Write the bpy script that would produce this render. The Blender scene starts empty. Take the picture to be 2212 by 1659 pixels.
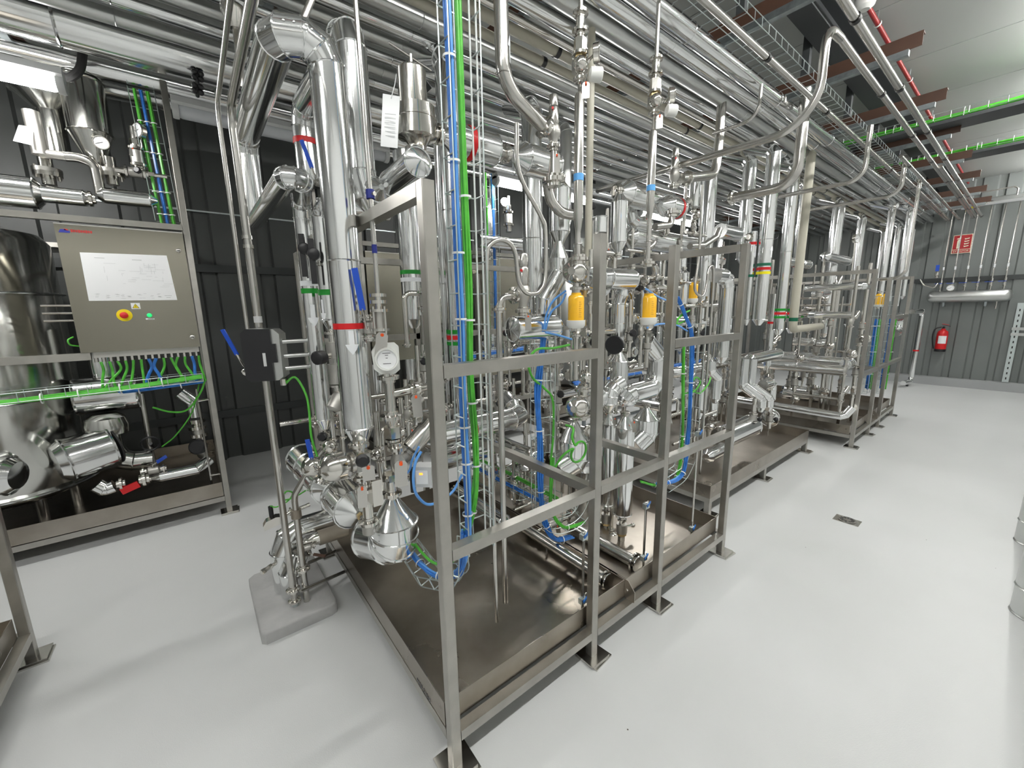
import bpy, math, random
from mathutils import Vector, Matrix
random.seed(11)
SC = bpy.context.scene
COL = SC.collection
V = Vector
# ---------------------------------------------------------------- camera
IW, IH = 2212.0, 1659.0
FPX = 871.77
CR = (V((0.78511472, -0.61911371, -0.01711979)),      # right
      V((-0.12611171, -0.13274101, -0.98309494)),     # down
      V((0.60637506, 0.77400132, -0.18229441)))       # forward
CC = V((-0.5413, -1.0735, 1.6453))
cam = bpy.data.cameras.new('camera'); camo = bpy.data.objects.new('camera', cam); COL.objects.link(camo)
r, d, f = CR
camo.matrix_world = Matrix(((r.x, -d.x, -f.x, CC.x), (r.y, -d.y, -f.y, CC.y), (r.z, -d.z, -f.z, CC.z), (0, 0, 0, 1)))
cam.sensor_fit = 'HORIZONTAL'; cam.sensor_width = 36.0; cam.lens = FPX * 36.0 / IW
cam.clip_start = 0.05; cam.clip_end = 60
SC.camera = camo
# ---------------------------------------------------------------- world, exposure
SC.view_settings.view_transform = 'Standard'; SC.view_settings.look = 'None'
SC.view_settings.exposure = 0.0; SC.view_settings.gamma = 1.0; SC.view_settings.use_curve_mapping = False
w = bpy.data.worlds.new('world'); SC.world = w; w.use_nodes = True
w.node_tree.nodes['Background'].inputs[0].default_value = (0.5, 0.52, 0.55, 1)
w.node_tree.nodes['Background'].inputs[1].default_value = 0.3
TUBE_POWER = 68.0          # emission of a lit fluorescent diffuser
# ---------------------------------------------------------------- photo pixel -> place
def ray(px, py):
    return CR[0] * ((px - IW / 2) / FPX) + CR[1] * ((py - IH / 2) / FPX) + CR[2]
def A(px, py, y):                 # point of the pixel's line of sight on the upright plane y = const
    v = ray(px, py); return CC + v * ((y - CC.y) / v.y)
def AX(px, py, x):
    v = ray(px, py); return CC + v * ((x - CC.x) / v.x)
def AZ(px, py, z):
    v = ray(px, py); return CC + v * ((z - CC.z) / v.z)
AXIS = {'x': V((1, 0, 0)), 'y': V((0, 1, 0)), 'z': V((0, 0, 1))}
def slide(P, ax, px=None, py=None):
    q = P - CC; a = AXIS[ax]; i = 0 if px is not None else 1
    k = (px - IW / 2) / FPX if i == 0 else (py - IH / 2) / FPX
    q2, m2, qi, mi = q.dot(CR[2]), a.dot(CR[2]), q.dot(CR[i]), a.dot(CR[i])
    return P + a * ((k * q2 - qi) / (mi - k * m2))
def route(P, *moves):             # orthogonal runs: ('z',row) ('x',col) ('y',row) ('yc',col) ('dx',m) ('to',point)
    pts = [V(P)]
    for m, v in moves:
        P = pts[-1]
        if m in ('z', 'y'): P = slide(P, m, py=v)
        elif m == 'x': P = slide(P, 'x', px=v)
        elif m == 'yc': P = slide(P, 'y', px=v)
        elif m in ('dx', 'dy', 'dz'): P = P + AXIS[m[1]] * v
        elif m == 'to': P = V(v)
        pts.append(P)
    return pts
def ppm(P):                       # pixels per metre at a point
    return FPX / (P - CC).dot(CR[2])
def trace(y, *pp):                # a line of pixels on one upright plane
    return [A(a, b, y) for a, b in pp]
# ---------------------------------------------------------------- materials
MATS = {}
def mat(name, col, metal=0.0, rough=0.5, emit=0.0, noise=0.0, nscale=8.0, bump=0.0, bscale=60.0, rvar=0.0, coat=0.0, stretch=None, col2=None, trans=0.0, spec=None):
    m = bpy.data.materials.new(name); m.use_nodes = True; nt = m.node_tree; b = nt.nodes['Principled BSDF']
    b.inputs['Base Color'].default_value = (*col, 1); b.inputs['Metallic'].default_value = metal; b.inputs['Roughness'].default_value = rough
    if spec is not None: b.inputs['Specular IOR Level'].default_value = spec
    if coat: b.inputs['Coat Weight'].default_value = coat; b.inputs['Coat Roughness'].default_value = 0.12
    if trans: b.inputs['Transmission Weight'].default_value = trans
    if emit:
        b.inputs['Emission Color'].default_value = (*col, 1); b.inputs['Emission Strength'].default_value = emit
    if noise or rvar or bump:
        tc = nt.nodes.new('ShaderNodeTexCoord'); mp = nt.nodes.new('ShaderNodeMapping'); nt.links.new(tc.outputs['Object'], mp.inputs[0])
        if stretch: mp.inputs['Scale'].default_value = stretch
        n = nt.nodes.new('ShaderNodeTexNoise'); n.inputs['Scale'].default_value = nscale; n.inputs['Detail'].default_value = 5
        nt.links.new(mp.outputs[0], n.inputs['Vector'])
        if noise:
            rp = nt.nodes.new('ShaderNodeValToRGB'); c2 = col2 or tuple(c * (1 - noise) for c in col)
            rp.color_ramp.elements[0].position = 0.3; rp.color_ramp.elements[1].position = 0.7
            rp.color_ramp.elements[0].color = (*c2, 1); rp.color_ramp.elements[1].color = (*col, 1)
            nt.links.new(n.outputs['Fac'], rp.inputs[0]); nt.links.new(rp.outputs[0], b.inputs['Base Color'])
        if rvar:
            mr = nt.nodes.new('ShaderNodeMapRange'); mr.inputs[3].default_value = max(0.02, rough - rvar); mr.inputs[4].default_value = rough + rvar
            nt.links.new(n.outputs['Fac'], mr.inputs[0]); nt.links.new(mr.outputs[0], b.inputs['Roughness'])
        if bump:
            n2 = nt.nodes.new('ShaderNodeTexNoise'); n2.inputs['Scale'].default_value = bscale; n2.inputs['Detail'].default_value = 3
            nt.links.new(mp.outputs[0], n2.inputs['Vector'])
            bp = nt.nodes.new('ShaderNodeBump'); bp.inputs['Strength'].default_value = bump; bp.inputs['Distance'].default_value = 0.004
            nt.links.new(n2.outputs['Fac'], bp.inputs['Height']); nt.links.new(bp.outputs[0], b.inputs['Normal'])
    MATS[name] = m; return m
mat('alu', (0.86, 0.87, 0.87), 1, 0.13, rvar=0.06, nscale=5, bump=0.04, bscale=9)
mat('alu_dull', (0.62, 0.63, 0.62), 1, 0.33, rvar=0.08, nscale=6, bump=0.05, bscale=9)
mat('polished', (0.70, 0.68, 0.64), 1, 0.13)
mat('satin', (0.60, 0.585, 0.555), 1, 0.23, rvar=0.05, nscale=10)
mat('frame_steel', (0.47, 0.455, 0.42), 1, 0.36, rvar=0.08, nscale=14, noise=0.14)
mat('tray_steel', (0.44, 0.405, 0.36), 1, 0.30, rvar=0.1, nscale=3.0, noise=0.35, col2=(0.27, 0.24, 0.20))
mat('door_steel', (0.30, 0.285, 0.235), 1, 0.26, rvar=0.015, nscale=4, stretch=(1, 1, 30)); mat('tank_steel', (0.62, 0.62, 0.59), 1, 0.15, rvar=0.05, nscale=3)
mat('cast', (0.52, 0.51, 0.48), 1, 0.42, bump=0.1, bscale=120)
mat('bronze', (0.55, 0.42, 0.22), 1, 0.3)
mat('galv', (0.62, 0.68, 0.68), 1, 0.38)
mat('galv_beam', (0.36, 0.40, 0.41), 1, 0.45, noise=0.3, nscale=20)
mat('black', (0.012, 0.012, 0.014), 0, 0.38)
mat('rubber', (0.02, 0.02, 0.02), 0, 0.6)
mat('blue', (0.012, 0.075, 0.50), 0, 0.35)
mat('cable_blue', (0.035, 0.20, 0.66), 0, 0.3, noise=0.3, nscale=30)
mat('cable_lightblue', (0.12, 0.35, 0.80), 0, 0.3)
mat('cable_green', (0.10, 0.52, 0.05), 0, 0.35, noise=0.25, nscale=30)
mat('cable_white', (0.7, 0.72, 0.72), 0, 0.4)
mat('tie_white', (0.8, 0.82, 0.82), 0, 0.4)
mat('red', (0.62, 0.012, 0.015), 0, 0.35); mat('pipe_red', (0.30, 0.012, 0.014), 0, 0.4)
mat('tape_red', (0.60, 0.008, 0.012), 0, 0.4)
mat('tape_green', (0.005, 0.25, 0.02), 0, 0.4)
mat('tape_darkgreen', (0.0, 0.12, 0.06), 0, 0.4)
mat('tape_white', (0.8, 0.82, 0.84), 0, 0.45)
mat('tape_yellow', (0.85, 0.75, 0.0), 0, 0.4)
mat('tape_blue', (0.12, 0.40, 0.82), 0, 0.45)
mat('tape_navy', (0.01, 0.02, 0.20), 0, 0.45)
mat('orange', (0.9, 0.10, 0.01), 0, 0.4)
mat('white_plastic', (0.78, 0.79, 0.76), 0, 0.4)
mat('grey_plastic', (0.55, 0.56, 0.56), 0, 0.45)
mat('paper', (0.83, 0.84, 0.85), 0, 0.6)
mat('ink', (0.12, 0.12, 0.13), 0, 0.6)
mat('ink_light', (0.52, 0.53, 0.54), 0, 0.6)
mat('cream', (0.47, 0.45, 0.37), 0, 0.4)
mat('tan', (0.33, 0.29, 0.24), 0.4, 0.45, noise=0.2, nscale=12)
mat('brown_paint', (0.075, 0.036, 0.022), 0, 0.5, noise=0.2, nscale=10)
mat('dark_steel', (0.045, 0.05, 0.052), 0, 0.5)
mat('amber', (0.95, 0.52, 0.02), 0, 0.12, coat=0.6)
mat('amber_dark', (0.45, 0.2, 0.01), 0, 0.3)
mat('glass', (1, 1, 1), 0, 0.02, trans=1.0)
mat('wall_grey', (0.19, 0.205, 0.20), 0.0, 0.38, noise=0.10, nscale=1.5); mat('wall_shaded', (0.065, 0.07, 0.068), 0.0, 0.40, noise=0.10, nscale=1.5)  # second, darker copy of the wall grey: poor light put into the colour
mat('wall_white', (0.62, 0.63, 0.62), 0.0, 0.5)
mat('band_dark', (0.04, 0.045, 0.045), 0.0, 0.45)
mat('ceiling_white', (0.37, 0.385, 0.37), 0.0, 0.55)
mat('concrete', (0.42, 0.42, 0.415), 0, 0.5, bump=0.5, bscale=40, noise=0.15, nscale=10)
mat('kerb', (0.36, 0.37, 0.375), 0, 0.45)
mat('tube_lit', (1.0, 0.99, 0.96), 0, 0.4, emit=TUBE_POWER)
mat('tube_off', (0.55, 0.57, 0.60), 0, 0.3)
mat('green_lamp', (0.02, 0.75, 0.20), 0, 0.3, emit=0.6)
mat('led_orange', (1.0, 0.25, 0.02), 0, 0.3, emit=3.0)
mat('estop_yellow', (0.85, 0.68, 0.0), 0, 0.4)
mat('logo_blue', (0.03, 0.04, 0.30), 0, 0.5)
mat('logo_red', (0.45, 0.03, 0.03), 0, 0.5)
mat('sign_red', (0.42, 0.02, 0.025), 0, 0.4)
mat('glow_sign', (0.85, 0.80, 0.62), 0, 0.5)
def floor_material():
    m = mat('epoxy', (0.63, 0.64, 0.64), 0, 0.38, noise=0.12, nscale=0.9, rvar=0.05, bump=0.16, bscale=230, spec=0.32, col2=(0.58, 0.59, 0.585))
    nt = m.node_tree; b = nt.nodes['Principled BSDF']; tc = nt.nodes['Texture Coordinate']
    vo = nt.nodes.new('ShaderNodeTexVoronoi'); vo.inputs['Scale'].default_value = 7.0; nt.links.new(tc.outputs['Object'], vo.inputs['Vector'])
    lt = nt.nodes.new('ShaderNodeMath'); lt.operation = 'LESS_THAN'; lt.inputs[1].default_value = 0.022
    n3 = nt.nodes.new('ShaderNodeTexNoise'); n3.inputs['Scale'].default_value = 1.7; nt.links.new(tc.outputs['Object'], n3.inputs['Vector'])
    gt = nt.nodes.new('ShaderNodeMath'); gt.operation = 'GREATER_THAN'; gt.inputs[1].default_value = 0.55
    mu = nt.nodes.new('ShaderNodeMath'); mu.operation = 'MULTIPLY'
    nt.links.new(vo.outputs['Distance'], lt.inputs[0]); nt.links.new(n3.outputs['Fac'], gt.inputs[0])
    nt.links.new(lt.outputs[0], mu.inputs[0]); nt.links.new(gt.outputs[0], mu.inputs[1])
    mx = nt.nodes.new('ShaderNodeMixRGB'); mx.inputs[2].default_value = (0.10, 0.085, 0.07, 1)
    src = b.inputs['Base Color'].links[0].from_socket
    nt.links.new(mu.outputs[0], mx.inputs[0]); nt.links.new(src, mx.inputs[1]); nt.links.new(mx.outputs[0], b.inputs['Base Color'])
floor_material()
# ---------------------------------------------------------------- mesh building
def frame(ax):
    ax = V(ax).normalized(); h = V((0, 0, 1)) if abs(ax.z) < 0.9 else V((1, 0, 0))
    a = ax.cross(h).normalized(); return a, ax.cross(a).normalized(), ax
class MB:
    def __init__(s): s.v = []; s.f = []
    def add(s, vs, fs):
        o = len(s.v); s.v += [V(p) for p in vs]; s.f += [tuple(i + o for i in q) for q in fs]; return s
    def box(s, x0, x1, y0, y1, z0, z1):
        return s.add([(x0, y0, z0), (x1, y0, z0), (x1, y1, z0), (x0, y1, z0), (x0, y0, z1), (x1, y0, z1), (x1, y1, z1), (x0, y1, z1)],
                     [(0, 3, 2, 1), (4, 5, 6, 7), (0, 1, 5, 4), (1, 2, 6, 5), (2, 3, 7, 6), (3, 0, 4, 7)])
    def obox(s, c, ex, ey, ez):
        c = V(c); ex, ey, ez = V(ex), V(ey), V(ez); vs = []
        for k in (-1, 1):
            for i, j in ((-1, -1), (1, -1), (1, 1), (-1, 1)): vs.append(c + ex * i + ey * j + ez * k)
        return s.add(vs, [(0, 3, 2, 1), (4, 5, 6, 7), (0, 1, 5, 4), (1, 2, 6, 5), (2, 3, 7, 6), (3, 0, 4, 7)])
    def bar(s, p, q, w, h, up=(0, 0, 1)):
        p, q = V(p), V(q); dd = (q - p); L = dd.length; dd.normalize(); u = V(up); sd = dd.cross(u)
        if sd.length < 1e-3: sd = dd.cross(V((1, 0, 0)))
        sd.normalize(); u = sd.cross(dd); return s.obox((p + q) / 2, dd * (L / 2), sd * (w / 2), u * (h / 2))
    def lathe(s, prof, o, ax, n=20, cap=True):
        a, b, c = frame(ax); o = V(o); m = len(prof); vs = []
        for rr, t in prof:
            for k in range(n):
                g = 2 * math.pi * k / n; vs.append(o + c * t + (a * math.cos(g) + b * math.sin(g)) * max(rr, 1e-5))
        fs = [(i * n + k, i * n + (k + 1) % n, (i + 1) * n + (k + 1) % n, (i + 1) * n + k) for i in range(m - 1) for k in range(n)]
        if cap:
            fs.append(tuple(range(n - 1, -1, -1))); fs.append(tuple((m - 1) * n + k for k in range(n)))
        return s.add(vs, fs)
    def cyl(s, p, q, r, n=16): p, q = V(p), V(q); return s.lathe([(r, 0), (r, (q - p).length)], p, q - p, n)
    def cone(s, p, q, r0, r1, n=20): p, q = V(p), V(q); return s.lathe([(r0, 0), (r1, (q - p).length)], p, q - p, n)
    def rings(s, pts, closed=False, n=12):
        pts = [V(p) for p in pts]; m = len(pts); dirs = []
        for i in range(m - (0 if closed else 1)): dirs.append((pts[(i + 1) % m] - pts[i]).normalized())
        a, b, c = frame(dirs[0]); out = []; prev = dirs[0]
        for i in range(m):
            d0 = dirs[i - 1] if (i > 0 or closed) else dirs[0]; d1 = dirs[i] if i < len(dirs) else dirs[-1]
            q = prev.rotation_difference(d0) if i > 0 else None
            if q is not None: a = q @ a; b = q @ b; prev = d0
            nn = (d0 + d1)
            if nn.length < 1e-4: nn = d1.copy()
            nn.normalize(); out.append((pts[i], a.copy(), b.copy(), d0, nn))
        return out
    def tube(s, pts, r, n=12, closed=False, cap=True):
        R_ = s.rings(pts, closed, n); vs = []; m = len(R_)
        for j, (p, a, b, d0, nn) in enumerate(R_):
            rr = r[j] if isinstance(r, (list, tuple)) else r; dn = max(0.35, nn.dot(d0))
            for k in range(n):
                g = 2 * math.pi * k / n; o = (a * math.cos(g) + b * math.sin(g)) * rr
                vs.append(p + o - d0 * (nn.dot(o) / dn))
        fs = [(i * n + k, i * n + (k + 1) % n, ((i + 1) % m) * n + (k + 1) % n, ((i + 1) % m) * n + k) for i in range(m if closed else m - 1) for k in range(n)]
        if cap and not closed:
            fs.append(tuple(range(n - 1, -1, -1))); fs.append(tuple((m - 1) * n + k for k in range(n)))
        return s.add(vs, fs)
    def sphere(s, c, r, n=16, m=10, sc=(1, 1, 1)):
        c = V(c); vs = []
        for i in range(m + 1):
            t = math.pi * i / m
            for k in range(n):
                g = 2 * math.pi * k / n
                vs.append(c + V((math.sin(t) * math.cos(g) * r * sc[0], math.sin(t) * math.sin(g) * r * sc[1], math.cos(t) * r * sc[2])))
        return s.add(vs, [(i * n + k, (i + 1) * n + k, (i + 1) * n + (k + 1) % n, i * n + (k + 1) % n) for i in range(m) for k in range(n)])
    def poly(s, outline, o, ex, ey, th):      # extruded flat outline, (u,v) pairs
        o, ex, ey = V(o), V(ex), V(ey); nz = ex.cross(ey).normalized() * th; n = len(outline)
        vs = [o + ex * a + ey * b for a, b in outline] + [o + ex * a + ey * b + nz for a, b in outline]
        return s.add(vs, [tuple(range(n - 1, -1, -1)), tuple(range(n, 2 * n))] + [(i, (i + 1) % n, (i + 1) % n + n, i + n) for i in range(n)])
def bend(pts, br, seg=6):
    pts = [V(p) for p in pts]; out = [pts[0]]
    for i in range(1, len(pts) - 1):
        a, b, c = pts[i - 1], pts[i], pts[i + 1]; d0 = (a - b); d1 = (c - b); l = min(d0.length, d1.length) * 0.48
        d0.normalize(); d1.normalize(); ang = math.pi - d0.angle(d1)
        if ang < 0.03: out.append(b); continue
        t = min(l, br * math.tan(ang / 2)); rr = t / math.tan(ang / 2)
        bis = (d0 + d1).normalized(); cen = b + bis * (rr / math.cos(ang / 2)); s0 = b + d0 * t - cen; s1 = b + d1 * t - cen
        for k in range(seg + 1):
            g = k / seg; om = ang
            out.append(cen + (s0 * math.sin((1 - g) * om) + s1 * math.sin(g * om)) / math.sin(om))
    out.append(pts[-1]); return out
def smooth_curve(pts, sub=5):
    pts = [V(p) for p in pts]; out = []
    P = [pts[0] * 2 - pts[1]] + pts + [pts[-1] * 2 - pts[-2]]
    for i in range(1, len(P) - 2):
        a, b, c, d_ = P[i - 1], P[i], P[i + 1], P[i + 2]
        for k in range(sub):
            t = k / sub; out.append(0.5 * ((2 * b) + (c - a) * t + (2 * a - 5 * b + 4 * c - d_) * t * t + (3 * b - a - 3 * c + d_) * t ** 3))
    out.append(pts[-1]); return out
SMOOTH = math.radians(38)
def mesh_of(mb, name, material, off=V((0, 0, 0))):
    me = bpy.data.meshes.new(name); me.from_pydata([tuple(p - off) for p in mb.v], [], mb.f)
    me.materials.append(MATS[material]); me.polygons.foreach_set('use_smooth', [True] * len(me.polygons)); me.set_sharp_from_angle(angle=SMOOTH)
    return me
def link(name, me, parent=None, loc=None):
    o = bpy.data.objects.new(name, me); COL.objects.link(o)
    if parent is not None: o.parent = parent
    if loc is not None: o.location = loc
    return o
def tagp(o, label=None, cat=None, group=None, kind=None):
    for k, v in (('label', label), ('category', cat), ('group', group), ('kind', kind)):
        if v: o[k] = v
    return o
CACHE = {}
def unit(key, material):
    k = (key, material)
    if k in CACHE: return CACHE[k]
    m = MB()
    if key == 'ring': m.lathe([(1.0, -.045), (1.05, -.035), (1.065, 0), (1.05, .035), (1.0, .045)], (0, 0, 0), (0, 0, 1), 24, cap=False)
    elif key == 'cyl': m.lathe([(1, 0), (1, 1)], (0, 0, 0), (0, 0, 1), 14)
    elif key == 'band': m.lathe([(1, -.5), (1, .5)], (0, 0, 0), (0, 0, 1), 28, cap=False)
    elif key == 'hex': m.lathe([(1, 0), (1, 1)], (0, 0, 0), (0, 0, 1), 6)
    elif key == 'screw': m.lathe([(1, 0), (.9, .35), (.5, .6), (0.02, .68)], (0, 0, 0), (0, 0, 1), 8)
    elif key == 'ferrule': m.lathe([(.62, -.9), (.62, -.45), (1, -.28), (1, .28), (.62, .45), (.62, .9)], (0, 0, 0), (0, 0, 1), 18)
    elif key == 'box': m.box(-.5, .5, -.5, .5, -.5, .5)
    elif key == 'dome': m.lathe([(1, 0), (1, .35), (.97, .7), (.86, 1.0), (.66, 1.2), (.36, 1.33), (.3, 1.4), (.02, 1.4)], (0, 0, 0), (0, 0, 1), 22)
    elif key == 'bonnet': m.lathe([(.62, 0), (.95, .12), (.95, .5), (.7, .62), (.7, .9), (1.0, .98), (1.0, 1.2)], (0, 0, 0), (0, 0, 1), 18)
    CACHE[k] = mesh_of(m, key, material); return CACHE[k]
class Thing:
    """an Empty at the thing's base that parents its parts"""
    def __init__(s, name, label, cat, base, group=None):
        s.o = bpy.data.objects.new(name, None); COL.objects.link(s.o); s.base = V(base); s.o.location = s.base
        s.o.empty_display_size = 0.05; tagp(s.o, label, cat, group)
    def m(s, name, mb, material, parent=None, label=None):
        o = link(name, mesh_of(mb, name, material, s.base), parent or s.o); tagp(o, label); return o
    def u(s, name, key, material, P, ax, r, h=None, parent=None, label=None, ry=None):
        a, b, c = frame(ax); h = r if h is None else h; ry = r if ry is None else ry; P = V(P) - s.base
        o = link(name, unit(key, material), parent or s.o)
        o.matrix_basis = Matrix(((a.x * r, b.x * ry, c.x * h, P.x), (a.y * r, b.y * ry, c.y * h, P.y), (a.z * r, b.z * ry, c.z * h, P.z), (0, 0, 0, 1)))
        tagp(o, label); return o
    def clamp(s, P, ax, r, wing=None, parent=None):      # tri-clamp joint with wing nut
        c = s.u('clamp', 'ferrule', 'polished', P, ax, r, r * 0.55, parent)
        a, b, _ = frame(ax); wv = V(wing) if wing is not None else a
        m = MB(); q = V(P) + wv * r * 1.05
        m.cyl(q - b * r * .45, q + b * r * .75, r * .17, 8); m.obox(q + b * r * .8, b * r * .12, V(ax).normalized() * r * .32, wv * r * .07)
        s.m('wing_nut', m, 'polished', c if parent is None else parent); return c
def single(name, label, cat, mb, material, group=None, kind=None, base=None):
    if base is None:
        base = V((sum(p.x for p in mb.v) / len(mb.v), sum(p.y for p in mb.v) / len(mb.v), min(p.z for p in mb.v)))
    o = link(name, mesh_of(mb, name, material, V(base)), None, V(base)); return tagp(o, label, cat, group, kind)
def struct(name, mb, material, label=None): return tagp(link(name, mesh_of(mb, name, material)), label, None, None, 'structure')
def text_mesh(txt, size, material):
    cu = bpy.data.curves.new('lettering', 'FONT'); cu.body = txt; cu.size = size; cu.extrude = 0.0006; cu.align_x = 'CENTER'; cu.align_y = 'CENTER'
    ob = bpy.data.objects.new('lettering', cu); COL.objects.link(ob); dg = bpy.context.evaluated_depsgraph_get()
    me = bpy.data.meshes.new_from_object(ob.evaluated_get(dg)); bpy.data.objects.remove(ob); me.materials.clear(); me.materials.append(MATS[material]); return me
def put_text(t, name, txt, size, material, P, ex, ey, parent=None):
    ex, ey = V(ex).normalized(), V(ey).normalized(); ez = ex.cross(ey); P = V(P) - t.base
    o = link(name, text_mesh(txt, size, material), parent or t.o)
    o.matrix_basis = Matrix(((ex.x, ey.x, ez.x, P.x), (ex.y, ey.y, ez.y, P.y), (ex.z, ey.z, ez.z, P.z), (0, 0, 0, 1))); return o
# ================================================================ lamps (light of the place)
def luminaire(label, x0, x1, y, z, lit=True, top=None):
    t = Thing('tube_light', label, 'light', ((x0 + x1) / 2, y, z), 'fluorescent tube lights')
    m = MB(); m.poly([(-.045, .02), (.045, .02), (.06, .035), (.045, .075), (-.045, .075), (-.06, .035)], (x0, y, z), (0, 1, 0), (0, 0, 1), x1 - x0); t.m('housing', m, 'grey_plastic')
    m = MB(); m.lathe([(.038, 0.03), (.046, .05), (.046, x1 - x0 - .05), (.038, x1 - x0 - .03)], (x0, y, z), (1, 0, 0), 14); t.m('diffuser', m, 'tube_lit' if lit else 'tube_off')
    for xx in (x0, x1 - .035):
        m = MB(); m.lathe([(.05, 0), (.053, .01), (.053, .03), (.05, .035)], (xx, y, z), (1, 0, 0), 14); t.m('end_cap', m, 'grey_plastic')
    for xx in (x0 + .25, x1 - .25):
        m = MB(); m.cyl((xx, y, z + .07), (xx, y, top or CEIL), .004, 6); t.m('hanger_rod', m, 'galv')
    return t
CEIL = 3.86
for i, (x0, lab) in enumerate([(-4.6, 'lit tube light over the aisle, far behind the camera'), (-2.8, 'lit tube light over the aisle behind the camera'), (-1.0, 'lit tube light over the aisle above the camera'), (0.8, 'lit tube light over the aisle beside the nearest skid'),
                               (2.6, 'lit tube light over the aisle beside the low tray skid'), (4.4, 'lit tube light over the aisle short of the far skid'), (6.2, 'lit tube light over the aisle beside the far skid'), (8.0, 'lit tube light over the aisle past the far skid'), (9.6, 'lit tube light over the aisle near the end wall')]):
    luminaire(lab, x0, x0 + 1.45, -1.15, 3.74, True)
luminaire('lit tube light above the tanks at the left', -2.40, -0.94, 2.6, 2.975, True, 3.299)
luminaire('unlit tube light hanging in front of the dark wall', -0.46, 1.0, 2.6, 2.975, False, 3.299)
luminaire('lit tube light behind the nearest skid', 2.15, 3.60, 2.6, 2.975, True, 3.299)
luminaire('lit tube light behind the low tray skid', 4.7, 6.15, 2.6, 2.975, True, 3.299)
luminaire('lit tube light behind the far skid', 7.2, 8.65, 2.6, 2.975, True, 3.299)
# ================================================================ room shell
X0, X1, Y0, Y1 = -6.0, 11.2, -3.4, 4.5
m = MB(); m.box(X0, X1, Y0, Y1, -.05, 0); struct('floor', m, 'epoxy')
m = MB(); m.box(X0, X1, Y0, Y1, CEIL, CEIL + .05); ceil = struct('ceiling', m, 'ceiling_white')
pm = MB(); pm.box(-.545, .545, Y0 + .01, Y1 - .01, -.012, 0); pme = mesh_of(pm, 'ceiling_panel', 'ceiling_white')
x = X0 + .55
while x < X1 - .3: link('ceiling_panel', pme, ceil, (x, 0, CEIL)); x += 1.1
def ribbed_wall(name, horiz, a0, a1, at, inward, pitch, flat, depth=.035, wm='wall_grey'):
    m = MB()
    if horiz: m.box(a0, a1, at, at + .06 * inward * -1, 0, CEIL) if inward < 0 else m.box(a0, a1, at - .06, at, 0, CEIL)
    else: m.box(at, at + .06, a0, a1, 0, CEIL) if inward < 0 else m.box(at - .06, at, a0, a1, 0, CEIL)
    wl = struct(name, m, wm); h = flat / 2; d = depth * inward
    p = MB()
    if horiz: p.add([(-h, 0, 0), (-h + .02, d, 0), (h - .02, d, 0), (h, 0, 0), (-h, 0, CEIL), (-h + .02, d, CEIL), (h - .02, d, CEIL), (h, 0, CEIL)], [(0, 1, 5, 4), (1, 2, 6, 5), (2, 3, 7, 6), (3, 0, 4, 7), (3, 2, 1, 0), (4, 5, 6, 7)])
    else: p.add([(0, -h, 0), (d, -h + .02, 0), (d, h - .02, 0), (0, h, 0), (0, -h, CEIL), (d, -h + .02, CEIL), (d, h - .02, CEIL), (0, h, CEIL)], [(0, 4, 5, 1), (1, 5, 6, 2), (2, 6, 7, 3), (3, 7, 4, 0), (0, 1, 2, 3), (7, 6, 5, 4)])
    me = mesh_of(p, 'wall_panel', wm); a = a0 + pitch / 2
    while a < a1 - h:
        link('wall_panel', me, wl, (a, at, 0) if horiz else (at, a, 0)); a += pitch
    return wl
wb = ribbed_wall('wall_back', True, X0 + .18, X1, Y1, -1, .55, .43, wm='wall_shaded')
we = ribbed_wall('wall_end', False, Y0 + .05, Y1, X1, -1, .29, .215, .03)
m = MB(); m.box(X0, X1, Y0 - .06, Y0, 0, CEIL); struct('wall_right', m, 'wall_white')
m = MB(); m.box(X0 - .06, X0, Y0, Y1, 0, CEIL); struct('wall_front', m, 'wall_white')
for k, z in enumerate((.53, 2.13)):
    m = MB(); m.box(X0, X1 - .1, Y1 - .055, Y1 - .036, z - .04, z + .04); o = link('wall_band', mesh_of(m, 'wall_band', 'band_dark'), wb)  # dark horizontal bands, slightly proud of the panels
m = MB(); m.box(X0, X1 - .1, Y1 - .05, Y1 - .036, 2.70, 2.715); link('wall_band', mesh_of(m, 'wall_band', 'galv'), wb)
m = MB(); m.box(X1 - .05, X1 - .031, Y0, Y1 - .1, 2.02, 2.10); link('wall_band', mesh_of(m, 'wall_band', 'band_dark'), we)
m = MB(); m.box(X1 - .16, X1, Y0, Y1, 0, .16); struct('trim_1', m, 'kerb', 'grey painted kerb along the foot of the end wall')
# ================================================================ skid frames
def tube_bar(m, p, q, w=.04): return m.bar(p, q, w, w)
def box_post(t, name, x, y, z0, z1, w=.04, parent=None):
    m = MB(); b = .003
    m.poly([(b, 0), (w - b, 0), (w, b), (w, w - b), (w - b, w), (b, w), (0, w - b), (0, b)], (x, y, z0), (1, 0, 0), (0, 1, 0), z1 - z0); return t.m(name, m, 'frame_steel', parent)
def rail(t, p, q, w=.04, name='rail', h=None):
    m = MB(); m.bar(p, q, w, h or w); return t.m(name, m, 'frame_steel')
def foot(t, x, y, w=.04):
    c = V((x + w / 2, y + w / 2, 0)); m = MB(); m.box(c.x - .06, c.x + .06, c.y - .06, c.y + .06, .008, .016); t.m('foot_plate', m, 'satin')
    g = random.uniform(-.12, .12); m = MB(); m.obox(c + V((.006, -.008, .004)), V((math.cos(g), math.sin(g), 0)) * .062, V((-math.sin(g), math.cos(g), 0)) * .062, V((0, 0, .004))); t.m('shim_plate', m, 'satin')
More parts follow.
